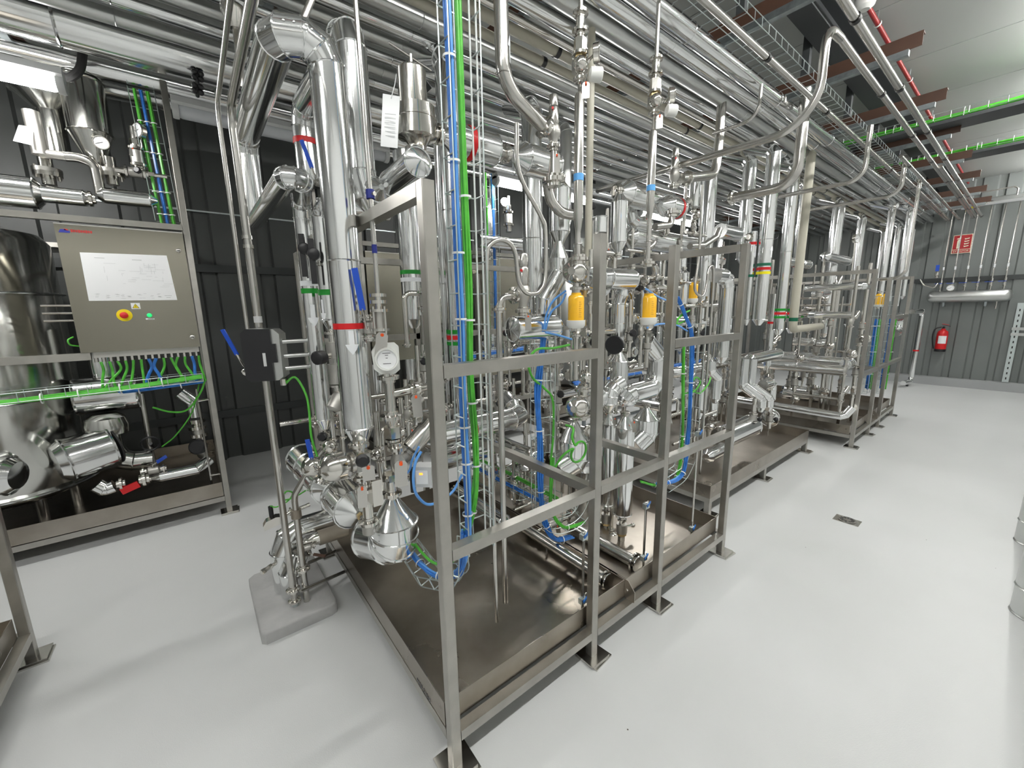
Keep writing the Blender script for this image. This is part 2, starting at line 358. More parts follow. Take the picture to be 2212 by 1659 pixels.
def drip_tray(t, x0, x1, y0, y1, z0, z1, material='tray_steel'):
    m = MB(); th = .004
    m.box(x0, x1, y0, y1, z0, z0 + .004); o = t.m('drip_tray', m, material)
    for bx in ((x0, x1, y0, y0 + th), (x0, x1, y1 - th, y1), (x0, x0 + th, y0 + th, y1 - th), (x1 - th, x1, y0 + th, y1 - th)):
        m = MB(); m.box(*bx, z0 + .004, z1); t.m('tray_wall', m, material, o)
    return o
ZB, ZL, ZM, HT, HI, DEP = .15, .869, 1.482, 2.0, 1.93, 1.75
def process_skid(label, ox, posts, tag_text, mid=(0, 2), low=(0, 3), split=1.06):
    t = Thing('skid_frame', label, 'skid', (ox + 1, .85, 0)); xs = [ox + p for p in posts]; L = xs[-1]
    for i, x in enumerate(xs):
        hi = HT if i in (0, len(xs) - 1) else HI
        box_post(t, 'post', x, 0, .016, hi); foot(t, x, 0)
        box_post(t, 'post', x, DEP - .04, .016, hi); foot(t, x, DEP - .04)
    for y in (.02, DEP - .02):
        for a, b in zip(xs[:-1], xs[1:]): rail(t, (a + .04, y, ZB - .02), (b, y, ZB - .02))
        for i in range(*low): rail(t, (xs[i] + .04, y, ZL - .02), (xs[i + 1], y, ZL - .02))
    for i in mid: rail(t, (xs[i] + .04, .02, ZM - .02), (xs[i + 1], .02, ZM - .02))
    for x in (xs[0] + .02, L + .02):
        rail(t, (x, .04, HT - .02), (x, DEP - .04, HT - .02)); rail(t, (x, .04, ZB - .02), (x, DEP - .04, ZB - .02))
    rail(t, (xs[1] + .02, .04, ZL - .02), (xs[1] + .02, DEP - .04, ZL - .02)); rail(t, (xs[2] + .02, .04, ZL - .02), (xs[2] + .02, DEP - .04, ZL - .02))
    rail(t, (xs[0] + .04, DEP - .02, HT - .02), (L, DEP - .02, HT - .02)); rail(t, (xs[0] + .04, DEP - .02, ZM - .02), (L, DEP - .02, ZM - .02))
    drip_tray(t, ox + .003, ox + split, .05, DEP - .05, ZB + .004, ZB + .105); drip_tray(t, ox + split + .012, L - .004, .05, DEP - .05, ZB + .004, ZB + .105)
    m = MB(); m.poly([(0, 0), (.11, 0), (.11, .06), (.07, .105), (0, .105)], (ox + split + .006, .10, ZB + .003), (0, -1, 0), (0, 0, 1), .005); b = t.m('tray_bracket', m, 'tray_steel')
    m = MB(); m.lathe([(.008, 0), (.008, .006), (.004, .009)], (ox + split + .006, .035, ZB + .055), (-1, 0, 0), 6); t.m('bolt', m, 'polished', b)
    P = AX(914, 1492, 0); put_text(t, 'lettering', tag_text, .026, 'ink', (ox + .0015, P.y, P.z), (0, -1, 0), (0, 0, 1))
    return t
skid1 = process_skid('nearest open skid frame of square steel tube with brown stained drip tray', 0, (0, .751, 1.294, 2.061), 'MCF-21045')
skid3 = process_skid('far square tube skid frame standing nearest the end wall', 5.27, (0, .74, 1.27, 2.14), 'MCF-21046', mid=(2,))
def low_skid():
    t = Thing('low_skid', 'low steel tray skid on short legs between the two tall frames', 'skid', (3.6, 1, 0))
    x0, x1, y0, y1 = 2.49, 4.76, .30, 1.75
    for x in (x0, 3.57, x1 - .04):
        for y in (y0, y1 - .04): box_post(t, 'leg', x, y, .016, ZB - .04, .045); foot(t, x, y)
    for y in (y0 + .02, y1 - .02): rail(t, (x0, y, ZB - .02), (x1, y, ZB - .02))
    for x in (x0 + .02, x1 - .02): rail(t, (x, y0 + .04, ZB - .02), (x, y1 - .04, ZB - .02))
    drip_tray(t, x0, x1, y0, y1, ZB, ZB + .105)
    return t
low_skid()
def rear_skid(label, xl, xr, ytop=3.26, y=2.9):
    t = Thing('skid_frame', label, 'skid', ((xl + xr) / 2, y + .8, 0))
    for x in (xl, xr - .04):
        for yy in (y, y + 1.5): box_post(t, 'post', x, yy, .016, ytop); foot(t, x, yy)
    for yy in (y + .02, y + 1.52):
        for z in (ZB - .02, 2.28): rail(t, (xl + .04, yy, z), (xr - .04, yy, z))
    for x in (xl + .02, xr - .02):
        for z in (ZB - .02, 2.28): rail(t, (x, y + .04, z), (x, y + 1.5, z))
    rail(t, (xl + .04, y + .02, 1.375), (xr - .65, y + .02, 1.375), h=.05)
    drip_tray(t, xl + .045, xr - .045, y + .002, y + 1.5, ZB + .006, ZB + .125)
    return t
rear_skid('tall steel skid frame at the left holding the control cabinet', -2.56, -.46)
rear_skid('tall steel skid frame standing behind the nearest skid', .78, 2.86)
rear_skid('tall steel skid frame standing behind the low tray skid', 3.3, 5.4)
def left_skid():
    t = Thing('skid_frame', 'dark skid corner cut off by the left edge of the picture', 'skid', (-2.4, .9, 0)); x = -1.375
    for xx, yy in ((x, 1.71), (x, 0.0), (-3.45, 1.71), (-3.45, 0.0)):
        box_post(t, 'post', xx, yy, .016, 2.0); foot(t, xx, yy)
    for z in (ZB - .02, 1.98): rail(t, (x + .02, .04, z), (x + .02, 1.71, z)); rail(t, (-3.41, .02, z), (x, .02, z)); rail(t, (-3.41, 1.73, z), (x, 1.73, z))
    drip_tray(t, -3.41, x, .05, 1.70, ZB + .004, ZB + .105)
left_skid()
# ================================================================ floor things
def plinth():
    m = MB(); x0, x1, y0, y1, h = -.462, -.09, 1.095, 1.70, .062
    out = [(x0 + .02, y0), (x1 - .04, y0), (x1 - .012, y0 + .012), (x1, y0 + .04), (x1, y1 - .03), (x1 - .03, y1), (x0 + .03, y1), (x0, y1 - .03), (x0, y0 + .02)]
    cx, cy = (x0 + x1) / 2, (y0 + y1) / 2; n = len(out); vs = []
    for z, s in ((0, 1.0), (h - .012, .99), (h - .004, .975), (h, .95)): vs += [(cx + (a - cx) * s, cy + (b - cy) * s, z) for a, b in out]
    m.add(vs, [(i * n + k, i * n + (k + 1) % n, (i + 1) * n + (k + 1) % n, (i + 1) * n + k) for i in range(3) for k in range(n)] + [tuple(3 * n + k for k in range(n)), tuple(range(n - 1, -1, -1))])
    single('concrete_plinth', 'low grey concrete plinth under the pipes beside the nearest skid', 'plinth', m, 'concrete')
plinth()
def drain():
    c = V((3.237, -.405, 0)); t = Thing('floor_drain', 'small square steel drain set in the grey floor', 'drain', c)
    m = MB(); m.box(c.x - .058, c.x + .058, c.y - .078, c.y + .078, 0, .004); t.m('plate', m, 'polished')
    m = MB(); m.lathe([(.052, .004), (.056, .006), (.056, .008), (.05, .009)], c, (0, 0, 1), 24); g = t.m('grate', m, 'satin')
    for k in range(10):
        a = 2 * math.pi * k / 10; e = V((math.cos(a), math.sin(a), 0)); m = MB(); m.obox(c + e * .034 + V((0, 0, .0093)), e * .01, V((-e.y, e.x, 0)) * .0055, (0, 0, .0006)); t.m('slot', m, 'black', g)
drain()
# ================================================================ pipe builders
def gores(pts, br, step=45):
    """corners become mitred gores like sheet cladding"""
    pts = [V(p) for p in pts]; out = [pts[0]]
    for i in range(1, len(pts) - 1):
        a, b, c = pts[i - 1], pts[i], pts[i + 1]; d0 = (a - b).normalized(); d1 = (c - b).normalized(); ang = math.pi - d0.angle(d1)
        if ang < math.radians(12): out.append(b); continue
        k = max(1, round(math.degrees(ang) / step)); seg = bend([a, b, c], br, k * 2)[1:-1]
        if len(seg) < 3: out.append(b); continue
        # tangent polygon: k+? chords
        if k == 1: out += [b] if ang < math.radians(50) else [seg[0].lerp(b, .5), seg[-1].lerp(b, .5)]
        else: out += [seg[0]] + [seg[2 * j] for j in range(1, k)] + [seg[-1]]
    out.append(pts[-1]); return out
def flow_arrow(t, P, ax, up_to_cam, r, L, w, material='tape_white'):
    """white arrow sticker lying on the curve of a pipe; ax is the way it points"""
    c = V(ax).normalized(); e = (V(up_to_cam) - c * V(up_to_cam).dot(c)).normalized(); s_ = c.cross(e); m = MB(); R_ = r * 1.012 + .0008
    rows = [(-.5, .38), (.08, .38), (.08, 1.0), (.3, .6), (.5, .04)]; vs = []; n = 6
    for v, hw in rows:
        for k in range(n + 1):
            g = (k / n - .5) * 2 * hw * (w / 2) / R_; vs.append(V(P) + c * (v * L) + (e * math.cos(g) + s_ * math.sin(g)) * R_)
    fs = [(i * (n + 1) + k, i * (n + 1) + k + 1, (i + 1) * (n + 1) + k + 1, (i + 1) * (n + 1) + k) for i in (0, 2, 3) for k in range(n)]
    m.add(vs, fs); return t.m('flow_arrow', m, material)
def tape(t, P, ax, r, w, material, parent=None): return t.u('tape_band', 'band', material, P, ax, r * 1.012 + .0008, w, parent)
def clad(name, label, pts, r, cap0=None, cap1=None, br=None, material='alu', group=None, cat='pipe', seam=1.0, screws=False, step=45, beads=True, thing=None, n=18):
    """sheet-clad insulated pipe: every sheet section and every raised bead is a part. cap = ('cone',len,r_end) or ('flat',)"""
    br = br or r * 1.5; P = gores(pts, br, step)
    full = [P[0]]
    for a, b in zip(P[:-1], P[1:]):
        L = (b - a).length; k = max(1, int(L / seam + .35))
        for j in range(1, k + 1): full.append(a.lerp(b, j / k))
    t = thing or Thing(name, label, cat, min(full, key=lambda p: p.z), group); base = MB(); RG = base.rings(full)
    ring = []
    for p, a, b, d0, nn in RG:
        dn = max(.3, nn.dot(d0)); ring.append([p + (a * math.cos(g) + b * math.sin(g)) * r - d0 * (nn.dot((a * math.cos(g) + b * math.sin(g)) * r) / dn) for g in [2 * math.pi * k / n for k in range(n)]])
    for i in range(len(full) - 1):
        m = MB(); fs = [(k, (k + 1) % n, n + (k + 1) % n, n + k) for k in range(n)]
        if i == 0 and cap0 is None: fs.append(tuple(range(n - 1, -1, -1)))
        if i == len(full) - 2 and cap1 is None: fs.append(tuple(range(n, 2 * n)))
        m.add(ring[i] + ring[i + 1], fs); sec = t.m('cladding', m, material)
        if screws and (full[i + 1] - full[i]).length < r * 3.2:
            c = (full[i] + full[i + 1]) / 2; ax = (full[i + 1] - full[i]).normalized(); e = (CC - c); e = (e - ax * e.dot(ax)).normalized(); sd = ax.cross(e)
            o = (e * .75 + sd * .66).normalized()
            for q in (-.3, .3): t.u('screw', 'screw', material, c + ax * q * (full[i + 1] - full[i]).length + o * r, o, .0045, parent=sec)
    if beads:
        rb = max(.0032, r * .058)
        for i in range(len(full)):
            if (i == 0 and cap0 is None) or (i == len(full) - 1 and cap1 is None): continue
            m = MB(); m.tube(ring[i], rb, 5, closed=True); t.m('seam_bead', m, material)
    for cap, p, ax in ((cap0, full[0], full[0] - full[1]), (cap1, full[-1], full[-1] - full[-2])):
        if cap and cap[0] == 'cone':
            m = MB(); m.lathe([(r, 0), (cap[2], cap[1])], p, ax, 20); t.m('cone_end', m, material)
        elif cap and cap[0] == 'flat':
            m = MB(); m.lathe([(r, 0), (r, .004), (.01, .006)], p, ax, 20); t.m('end_cap', m, material)
    t.pts = full; t.r = r; return t
def pipe(name, label, pts, r, material='polished', br=None, group=None, cat='pipe', n=12, thing=None, seg=6, part='tube'):
    P = bend(pts, br or r * 3, seg); t = thing or Thing(name, label, cat, min(P, key=lambda p: p.z), group)
    m = MB(); m.tube(P, r, n); t.m(part, m, material); t.pts = [V(p) for p in pts]; t.r = r; return t
def hose(name, label, pts, r, material, group=None, cat='cable', sub=5, thing=None, n=8, part='sheath'):
    m = MB(); m.tube(smooth_curve(pts, sub), r, n)
    if thing: thing.m(part, m, material); return thing
    return single(name, label, cat, m, material, group)
def bundle(name, label, pts, material, k, spread, r, ties=4, group=None, tie_mat='tie_white', jitter=.3, alt=None):
    t = Thing(name, label, 'cable', min([V(p) for p in pts], key=lambda p: p.z), group); C = smooth_curve(pts, 5)
    for i in range(k):
        g = 2 * math.pi * i / k + .5; rad = spread * (.45 if i % 3 == 0 else .85); m = MB(); off = V((math.cos(g), math.sin(g) * .8, math.sin(g) * .5)) * rad; Q = []
        ph = random.uniform(0, 6)
        for j, p in enumerate(C): Q.append(p + off * (1 + jitter * math.sin(j * .7 + ph)))
        m.tube(Q, r, 6); t.m('wire', m, alt if (alt and i % 4 == 1) else material)
    for i in range(ties):
        j = int((i + .5) / ties * (len(C) - 1)); ax = C[min(j + 1, len(C) - 1)] - C[max(j - 1, 0)]; t.u('cable_tie', 'band', tie_mat, C[j], ax, spread + r * 1.6, .007)
    return t
def wire_tray(label, pts, w, h, up, step=.1, r=.0026, name='wire_cable_tray', group=None, material='galv', nl=3):
    """wire mesh cable tray: floor and side wires lengthwise, U-shaped cross wires"""
    pts = [V(p) for p in pts]; t = Thing(name, label, 'cable tray', min(pts, key=lambda p: p.z), group)
    C = bend(pts, .12, 5) if len(pts) > 2 else pts; fr = []
    for i, p in enumerate(C):
        ax = (C[min(i + 1, len(C) - 1)] - C[max(i - 1, 0)]).normalized(); u = V(up); u = (u - ax * u.dot(ax)).normalized(); fr.append((p, ax.cross(u), u))
    offs = [(-w / 2, h), (w / 2, h)] + [(-w / 2 + w * k / (nl - 1), 0) for k in range(nl)]
    for a, b in offs:
        m = MB(); m.tube([p + s * a + u * b for p, s, u in fr], r, 5); t.m('long_wire', m, material)
    L = [0]
    for a, b in zip(C[:-1], C[1:]): L.append(L[-1] + (b - a).length)
    n = max(1, int(L[-1] / step)); j = 0
    for i in range(n + 1):
        q = min(L[-1] * i / n, L[-1] - 1e-6)
        while L[j + 1] < q: j += 1
        g = (q - L[j]) / max(1e-6, L[j + 1] - L[j]); p = C[j].lerp(C[j + 1], g); _, s, u = fr[j]
        m = MB(); m.tube([p - s * w / 2 + u * h, p - s * w / 2, p + s * w / 2, p + s * w / 2 + u * h], r, 5); t.m('cross_wire', m, material)
    return t
# ================================================================ fittings
def valve_dome(label, P, ax, r, stem=(0, 0, -1), group=None, plug='red', L=1.0):
    """air-operated diaphragm valve: steel dome actuator on ax, body at P with pipe stubs along stem"""
    ax = V(ax).normalized(); P = V(P); t = Thing('diaphragm_valve', label, 'valve', P, group)
    a, b, c = frame(stem); m = MB(); m.obox(P, ax * r * .5, ax.cross(V(stem)).normalized() * r * .62, V(stem).normalized() * r * .62); t.m('valve_body', m, 'cast')
    t.u('bonnet', 'bonnet', 'satin', P + ax * r * .45, ax, r * .8, r * .75)
    dm = t.u('actuator', 'dome', 'polished', P + ax * r * 1.25, ax, r, r * L)
    t.u('indicator_plug', 'cyl', plug, P + ax * r * (1.25 + 1.4 * L), ax, r * .1, r * .09, parent=dm)
    for s in (-1, 1):
        t.u('stub', 'cyl', 'polished', P + V(stem).normalized() * s * r * .5, V(stem) * s, r * .42, r * .6); t.clamp(P + V(stem).normalized() * s * r * 1.2, stem, r * .72)
    for i, j in ((-1, -1), (-1, 1), (1, -1), (1, 1)):
        s1 = ax.cross(V(stem)).normalized(); t.u('bolt', 'hex', 'polished', P + ax * r * .38 + s1 * i * r * .5 + V(stem).normalized() * j * r * .5, ax, r * .09, r * .35)
    return t
def valve_angle(label, P, ax, r, stem=(0, 0, 1), group=None, L=5.0):
    """angle seat valve with slanted cylinder actuator"""
    ax = V(ax).normalized(); st = V(stem).normalized(); P = V(P); t = Thing('angle_seat_valve', label, 'valve', P, group)
    m = MB(); m.lathe([(r * .7, -r * 2.2), (r * .7, -r * 1.2), (r * 1.0, -r * .8), (r * 1.05, r * .6), (r * .75, r * 1.2), (r * .75, r * 2.0)], P, st, 16); t.m('valve_body', m, 'cast')
    m = MB(); m.lathe([(r * .8, 0), (r * .85, r * 1.4), (r * .55, r * 1.7), (r * .55, r * 2.2)], P, ax, 16); t.m('bonnet', m, 'cast')
    q = P + ax * r * 2.1; m = MB(); m.lathe([(r * .7, 0), (r * 1.25, r * .35), (r * 1.3, r * (L - 1.6)), (r * 1.05, r * (L - 1.2)), (r * 1.0, r * (L - .1)), (r * .9, r * L)], q, ax, 18); t.m('actuator', m, 'satin')
    for s in (-1, 1): t.clamp(P + st * s * r * 2.1, st, r * 1.35)
    return t
def ball_valve(label, P, ax, r, lever_dir, lever_to, col='blue', group=None, lever_w=.012, lever_L=.13):
    ax = V(ax).normalized(); P = V(P); t = Thing('ball_valve', label, 'valve', P, group)
    m = MB(); m.lathe([(r * .55, -r * 2), (r * .55, -r * 1.3), (r * 1.0, -r * 1.0), (r * 1.1, 0), (r * 1.0, r * 1.0), (r * .55, r * 1.3), (r * .55, r * 2)], P, ax, 14); t.m('valve_body', m, 'cast')
    d = V(lever_to).normalized(); q = P + V(lever_dir).normalized() * r * 1.5; m = MB(); m.cyl(P, q, r * .35, 8); t.m('stem', m, 'polished')
    e = q + V(lever_dir).normalized() * .012; m = MB(); m.tube(bend([q, e, e + d * (lever_L * .35)], .01, 3), .004, 6); lv = t.m('lever', m, 'polished')
    s1 = d.cross(V(lever_dir)).normalized(); c = e + d * lever_L * .68; m = MB(); m.obox(c, d * lever_L * .36, s1 * lever_w / 2, V(lever_dir).normalized() * .003); t.m('grip', m, col, lv)
    for s in (-1, 1): t.clamp(P + ax * s * r * 2, ax, r * 1.1)
    return t
def gauge(label, P, face, r, stem=(0, 0, -1), sl=.04, group=None, case='polished'):
    face = V(face).normalized(); P = V(P); t = Thing('pressure_gauge', label, 'gauge', P + V(stem) * (r + sl), group)
    m = MB(); m.lathe([(r * .8, -r * .62), (r * .97, -r * .55), (r * .97, 0), (r, 0), (r * 1.04, r * .06), (r * 1.0, r * .12), (r * .88, r * .12), (r * .88, r * .02)], P, face, 24); t.m('case', m, case)
    m = MB(); m.lathe([(r * .89, 0), (r * .89, r * .03)], P, face, 24); dl = t.m('dial', m, 'paper')
    a, b, c = frame(face); m = MB(); m.obox(P + face * r * .05 + (a + b * .4) * r * .22, (a + b * .4).normalized() * r * .5, (b - a * .4).normalized() * r * .04, face * r * .01); t.m('needle', m, 'black', dl)
    for k in range(9):
        g = -2.2 + k * .55; e = b * -math.cos(g) + a * math.sin(g); m = MB(); m.obox(P + face * r * .045 + e * r * .72, e * r * .09, e.cross(face) * r * .02, face * r * .008); t.m('tick', m, 'ink', dl)
    m = MB(); m.cyl(P - face * r * .3, P - face * r * .3 + V(stem) * (r + sl), r * .16, 8); t.m('stem', m, 'polished'); return t
def sight_glass(label, P, r, h, group=None):
    """yellow graduated bowl with white collar"""
    P = V(P); t = Thing('sight_bowl', label, 'filter bowl', P - V((0, 0, r * .9)), group); Z = V((0, 0, 1))
    m = MB(); m.lathe([(r, 0), (r, h * .84), (r * .9, h * .93), (r * .62, h), (r * .6, h * 1.06)], P, Z, 22); b = t.m('bowl', m, 'amber')
    m = MB(); m.lathe([(r * .9, -r * .95), (r * 1.14, -r * .6), (r * 1.16, 0), (r * 1.0, .001)], P, Z, 22); t.m('collar', m, 'white_plastic')
    m = MB(); m.lathe([(r * .55, h * 1.05), (r * .55, h * 1.16), (r * .8, h * 1.17), (r * .8, h * 1.27), (r * .35, h * 1.3), (r * .35, h * 1.42)], P, Z, 16); t.m('head_fitting', m, 'satin')
    m = MB(); m.lathe([(r * .5, -r * 1.6), (r * .8, -r * 1.3), (r * .8, -r * .95)], P, Z, 16); t.m('base_fitting', m, 'polished')
    e = (CC - P); e.z = 0; e.normalize(); s_ = Z.cross(e)
    for k in range(8):
        g = .42; o = (e * math.cos(g) + s_ * math.sin(g)); m = MB(); m.obox(P + o * r * 1.002 + Z * h * (.14 + .08 * k), s_ * r * (.17 if k % 2 else .26), Z * h * .006, o * .0006); t.m('graduation', m, 'amber_dark', b)
    return t
def tag_plate(t, P, w, h, tilt=0.0, tie=True, material='satin'):
    """small metal tag hung on an orange tie, facing the aisle"""
    P = V(P); e = (CC - P); e.z = 0; e.normalize(); s_ = V((0, 0, 1)).cross(e); up = (V((0, 0, 1)) + s_ * tilt).normalized(); sx = up.cross(e)
    m = MB(); m.poly([(-w / 2, -h), (w / 2, -h), (w / 2, -h * .12), (w * .3, 0), (-w * .3, 0), (-w / 2, -h * .12)], P, sx, up, .0012); o = t.m('tag', m, material)
    if tie: t.u('cable_tie', 'cyl', 'orange', P - up * h * .1, e, w * .14, .012, parent=o)
    return o
def safety_valve(label, P, r, group=None, side=None, s=1.0):
    """P at the inlet flange; upright relief valve"""
    P = V(P); Z = V((0, 0, 1)); t = Thing('safety_valve', label, 'valve', P, group); q = r
    m = MB(); m.lathe([(q * 1.1, 0), (q * 1.1, q * .5), (q * .8, q * .7), (q * .8, q * 1.2), (q * 1.25, q * 1.9), (q * 1.4, q * 2.8), (q * 1.15, q * 3.8), (q * .9, q * 4.2)], P, Z, 18); t.m('valve_body', m, 'cast')
    m = MB(); m.lathe([(q * .95, q * 4.2), (q * 1.0, q * 4.4), (q * 1.0, q * 7.0), (q * .8, q * 7.3)], P, Z, 18); t.m('spring_housing', m, 'satin')
    m = MB(); m.lathe([(q * .85, q * 7.3), (q * .88, q * 7.5), (q * .88, q * 9.2), (q * .75, q * 9.4)], P, Z, 16); t.m('cap', m, 'satin')
    t.u('lead_seal', 'cyl', 'red', P + Z * q * 6.6 + V((-.8, -.6, 0)) * q, V((-.8, -.6, 0)), q * .22, q * .3); t.clamp(P, Z, q * 1.5); return t
def nut_stack(t, P, ax, items):
    """items: (radius, length, material, part name) one after the other"""
    P = V(P); ax = V(ax).normalized()
    for rr, L, mt, nm in items:
        if nm == 'clamp': t.clamp(P + ax * L / 2, ax, rr)
        else: t.u(nm, 'hex' if nm == 'nut' else 'cyl', mt, P, ax, rr, L)
        P = P + ax * L
    return P
# ================================================================ overhead rack
ORD = ['first', 'second', 'third', 'fourth', 'fifth', 'sixth', 'seventh', 'eighth', 'ninth', 'tenth', 'eleventh', 'twelfth', 'thirteenth', 'fourteenth', 'fifteenth', 'sixteenth', 'seventeenth']
RACK = [(-150, 44, 'alu'), (-78, 62, 'alu'), (-14, 56, 'alu'), (45, 52, 'alu_dull'), (94, 38, 'alu'), (125, 18, 'polished'), (151, 26, 'cream'), (184, 20, 'cream'), (215, 30, 'alu_dull'), (243, 24, 'alu'), (268, 24, 'alu_dull'), (292, 22, 'alu'), (314, 20, 'alu_dull'), (335, 20, 'alu'), (356, 18, 'alu_dull'), (374, 14, 'alu')]
RP = []
for i, (row, wd, mt) in enumerate(RACK):
    P = AZ(1300, row, 3.2); rr = wd / 2 / ppm(P) * .80; RP.append((P.y, rr)); zc = 3.14 + rr
    what = {'alu': 'bright clad', 'alu_dull': 'dull clad', 'cream': 'cream plastic', 'polished': 'thin bare steel'}[mt]
    if i == 0: continue
    if mt in ('cream', 'polished'):
        t = pipe('overhead_pipe', '%s overhead pipe, %s counted from the aisle side' % (what, ORD[i]), [(-4.5, P.y, zc), (10.9, P.y, zc)], rr, mt, group='overhead pipes')
        if mt == 'cream':
            for xx in (1.4, 3.1, 4.8, 6.5): t.u('rubber_clamp', 'band', 'black', (xx, P.y, zc), (1, 0, 0), rr * 1.12, .03)
    else:
        t = clad('overhead_pipe', '%s overhead pipe, %s counted from the aisle side' % (what, ORD[i]), [(-4.5, P.y, zc), (10.9, P.y, zc)], rr, material=mt, group='overhead pipes', seam=1.3)
for i, (y, z, rr) in enumerate(((2.34, 3.20, .125), (2.75, 3.36, .05), (3.05, 3.30, .085), (3.42, 3.32, .07))):
    lab = ['fat clad pipe above the lit tube at the left', 'thin clad pipe above the unlit tube light', 'clad pipe running over the tanks at the left', 'clad pipe nearest the dark back wall under the ceiling'][i]
    clad('overhead_pipe', lab, [(-4.5, y, z), (10.9 if i else .9, y, z)], rr, material='alu' if i != 1 else 'alu_dull', seam=.9, cap1=('flat',))
# cross beams with strut channels, hung from the ceiling
BX = [-3.6, -2.4, -1.2, 0.0, 1.2, AZ(1700, 28, 3.3).x, 3.54, 4.74, 5.84, 7.05, 8.3, 9.5, 10.6]
for i, x in enumerate(BX):
    lab = '%s of the brown cross beams carrying the overhead pipes, counted from the left' % ORD[i]
    t = Thing('cross_beam', lab, 'beam', (x, 1.5, 3.3), 'brown cross beams'); m = MB(); y0, y1 = -.38, 3.7
    m.poly([(0, 0), (.008, 0), (.008, .082), (.06, .082), (.06, .09), (0, .09)], (x, y0, 3.34), (1, 0, 0), (0, 0, 1), -(y1 - y0)); t.m('angle_profile', m, 'brown_paint')
    m = MB(); m.box(x - .02, x + .02, y0 + .06, y1, 3.299, 3.338); t.m('strut_channel', m, 'galv_beam')
    for yy in (.28, 3.5):
        m = MB(); m.box(x + .01, x + .06, yy, yy + .05, 3.431, CEIL); t.m('hanger_post', m, 'dark_steel')
m = MB(); yb = AZ(1790, 105, 3.62).y
m.poly([(-.075, 0), (.075, 0), (.075, .012), (.008, .012), (.008, .188), (.075, .188), (.075, .2), (-.075, .2), (-.075, .188), (-.008, .188), (-.008, .012), (-.075, .012)], (X0 + .1, yb, CEIL - .225), (0, 1, 0), (0, 0, 1), X1 - X0 - .2)
single('roof_beam', 'dark steel roof beam running lengthways above the cross beams', 'beam', m, 'dark_steel')
# bare pipes hung below the beams on clamps, over the aisle edge
def hung_pipe(label, y, z, x0, x1, r, clamps, rise=None):
    pts = [(x0, y, z), (x1, y, z)]
    if rise: pts = rise + pts[1:]
    t = pipe('hung_pipe', label, pts, r, 'satin', br=.09)
    for x in clamps:
        if not (x0 < x < x1): continue
        c = t.u('pipe_clamp', 'band', 'black', (x + .02, y, z), (1, 0, 0), r * 1.25, .03)
        for s in (-1, 1): t.u('clamp_screw', 'cyl', 'polished', (x + .02, y + s * r * 1.55, z - .015), (0, 0, 1), .006, .035, parent=c)
        m = MB(); m.cyl((x + .02, y, z + r), (x + .02, y, 3.30), .005, 6); t.m('threaded_rod', m, 'galv', c)
    return t
Pq = AZ(1900, 122, 3.12); hung_pipe('thin steel pipe hung outermost over the aisle under the beams', Pq.y, 3.12, 1.0, 10.7, .021, BX)
Q = AZ(1900, 197, 3.12)
rs = route(A(1748, 300, .25), ('z', 88)); hy = Q.y
hung_pipe('thin steel pipe second from the aisle, hung under the beams', hy, 3.12, AZ(1795, 88, 3.12).x, 10.7, .019, BX)
Q3 = AZ(1650, 118, 3.12); hung_pipe('thin steel pipe hung beside the wire tray', Q3.y, 3.12, 1.0, 10.7, .019, BX)
Q4 = AZ(2040, 357, 3.12); hung_pipe('short steel pipe hung far back near the end wall', (Q4.y + hy) / 2, 3.12, 6.2, 10.7, .019, BX)
hung_pipe('steel pipe hung far back, fourth from the aisle', hy + .17, 3.12, 5.4, 10.7, .019, BX); hung_pipe('steel pipe hung far back, fifth from the aisle', hy + .29, 3.12, 6.2, 10.7, .019, BX)
ty = AZ(1665, 140, 3.28).y
wire_tray('wire mesh tray running lengthways under the cross beams', [(1.0, ty, 3.24), (10.5, ty, 3.24)], .30, .055, (0, 0, 1), step=.1, nl=5)
# wire trays crossing the aisle with green cables
for k, (px, py, z, n) in enumerate(((2100, 250, 3.45, 16), (2110, 327, 3.45, 12))):
    P = AZ(px, py, z); lab = ['wire tray of green cables crossing the aisle, the nearer one', 'wire tray of green cables crossing the aisle, the farther one'][k]
    wire_tray(lab, [(P.x, .9, z), (P.x, Y0 + .05, z)], .30, .06, (0, 0, 1), step=.12, nl=5)
    bundle('cable_bundle', ['green cables lying in the nearer aisle tray', 'green cables lying in the farther aisle tray'][k], [(P.x - .06, .9, z + .02), (P.x - .05, -.4, z + .022), (P.x - .06, -1.6, z + .02), (P.x - .05, Y0 + .1, z + .02)], 'cable_green', n, .05, .0085, ties=7)
    bundle('cable_bundle', ['dark cables beside the green ones in the nearer aisle tray', 'dark cables beside the green ones in the farther aisle tray'][k], [(P.x + .07, .9, z + .02), (P.x + .06, -.9, z + .022), (P.x + .07, Y0 + .1, z + .02)], 'rubber', 5, .024, .008, ties=4)
    m = MB(); m.box(P.x - .16, P.x + .16, Y0 + .01, .9, z - .05, z - .02); single('tray_support', ['dark channel under the nearer aisle tray', 'dark channel under the farther aisle tray'][k], 'support', m, 'dark_steel')
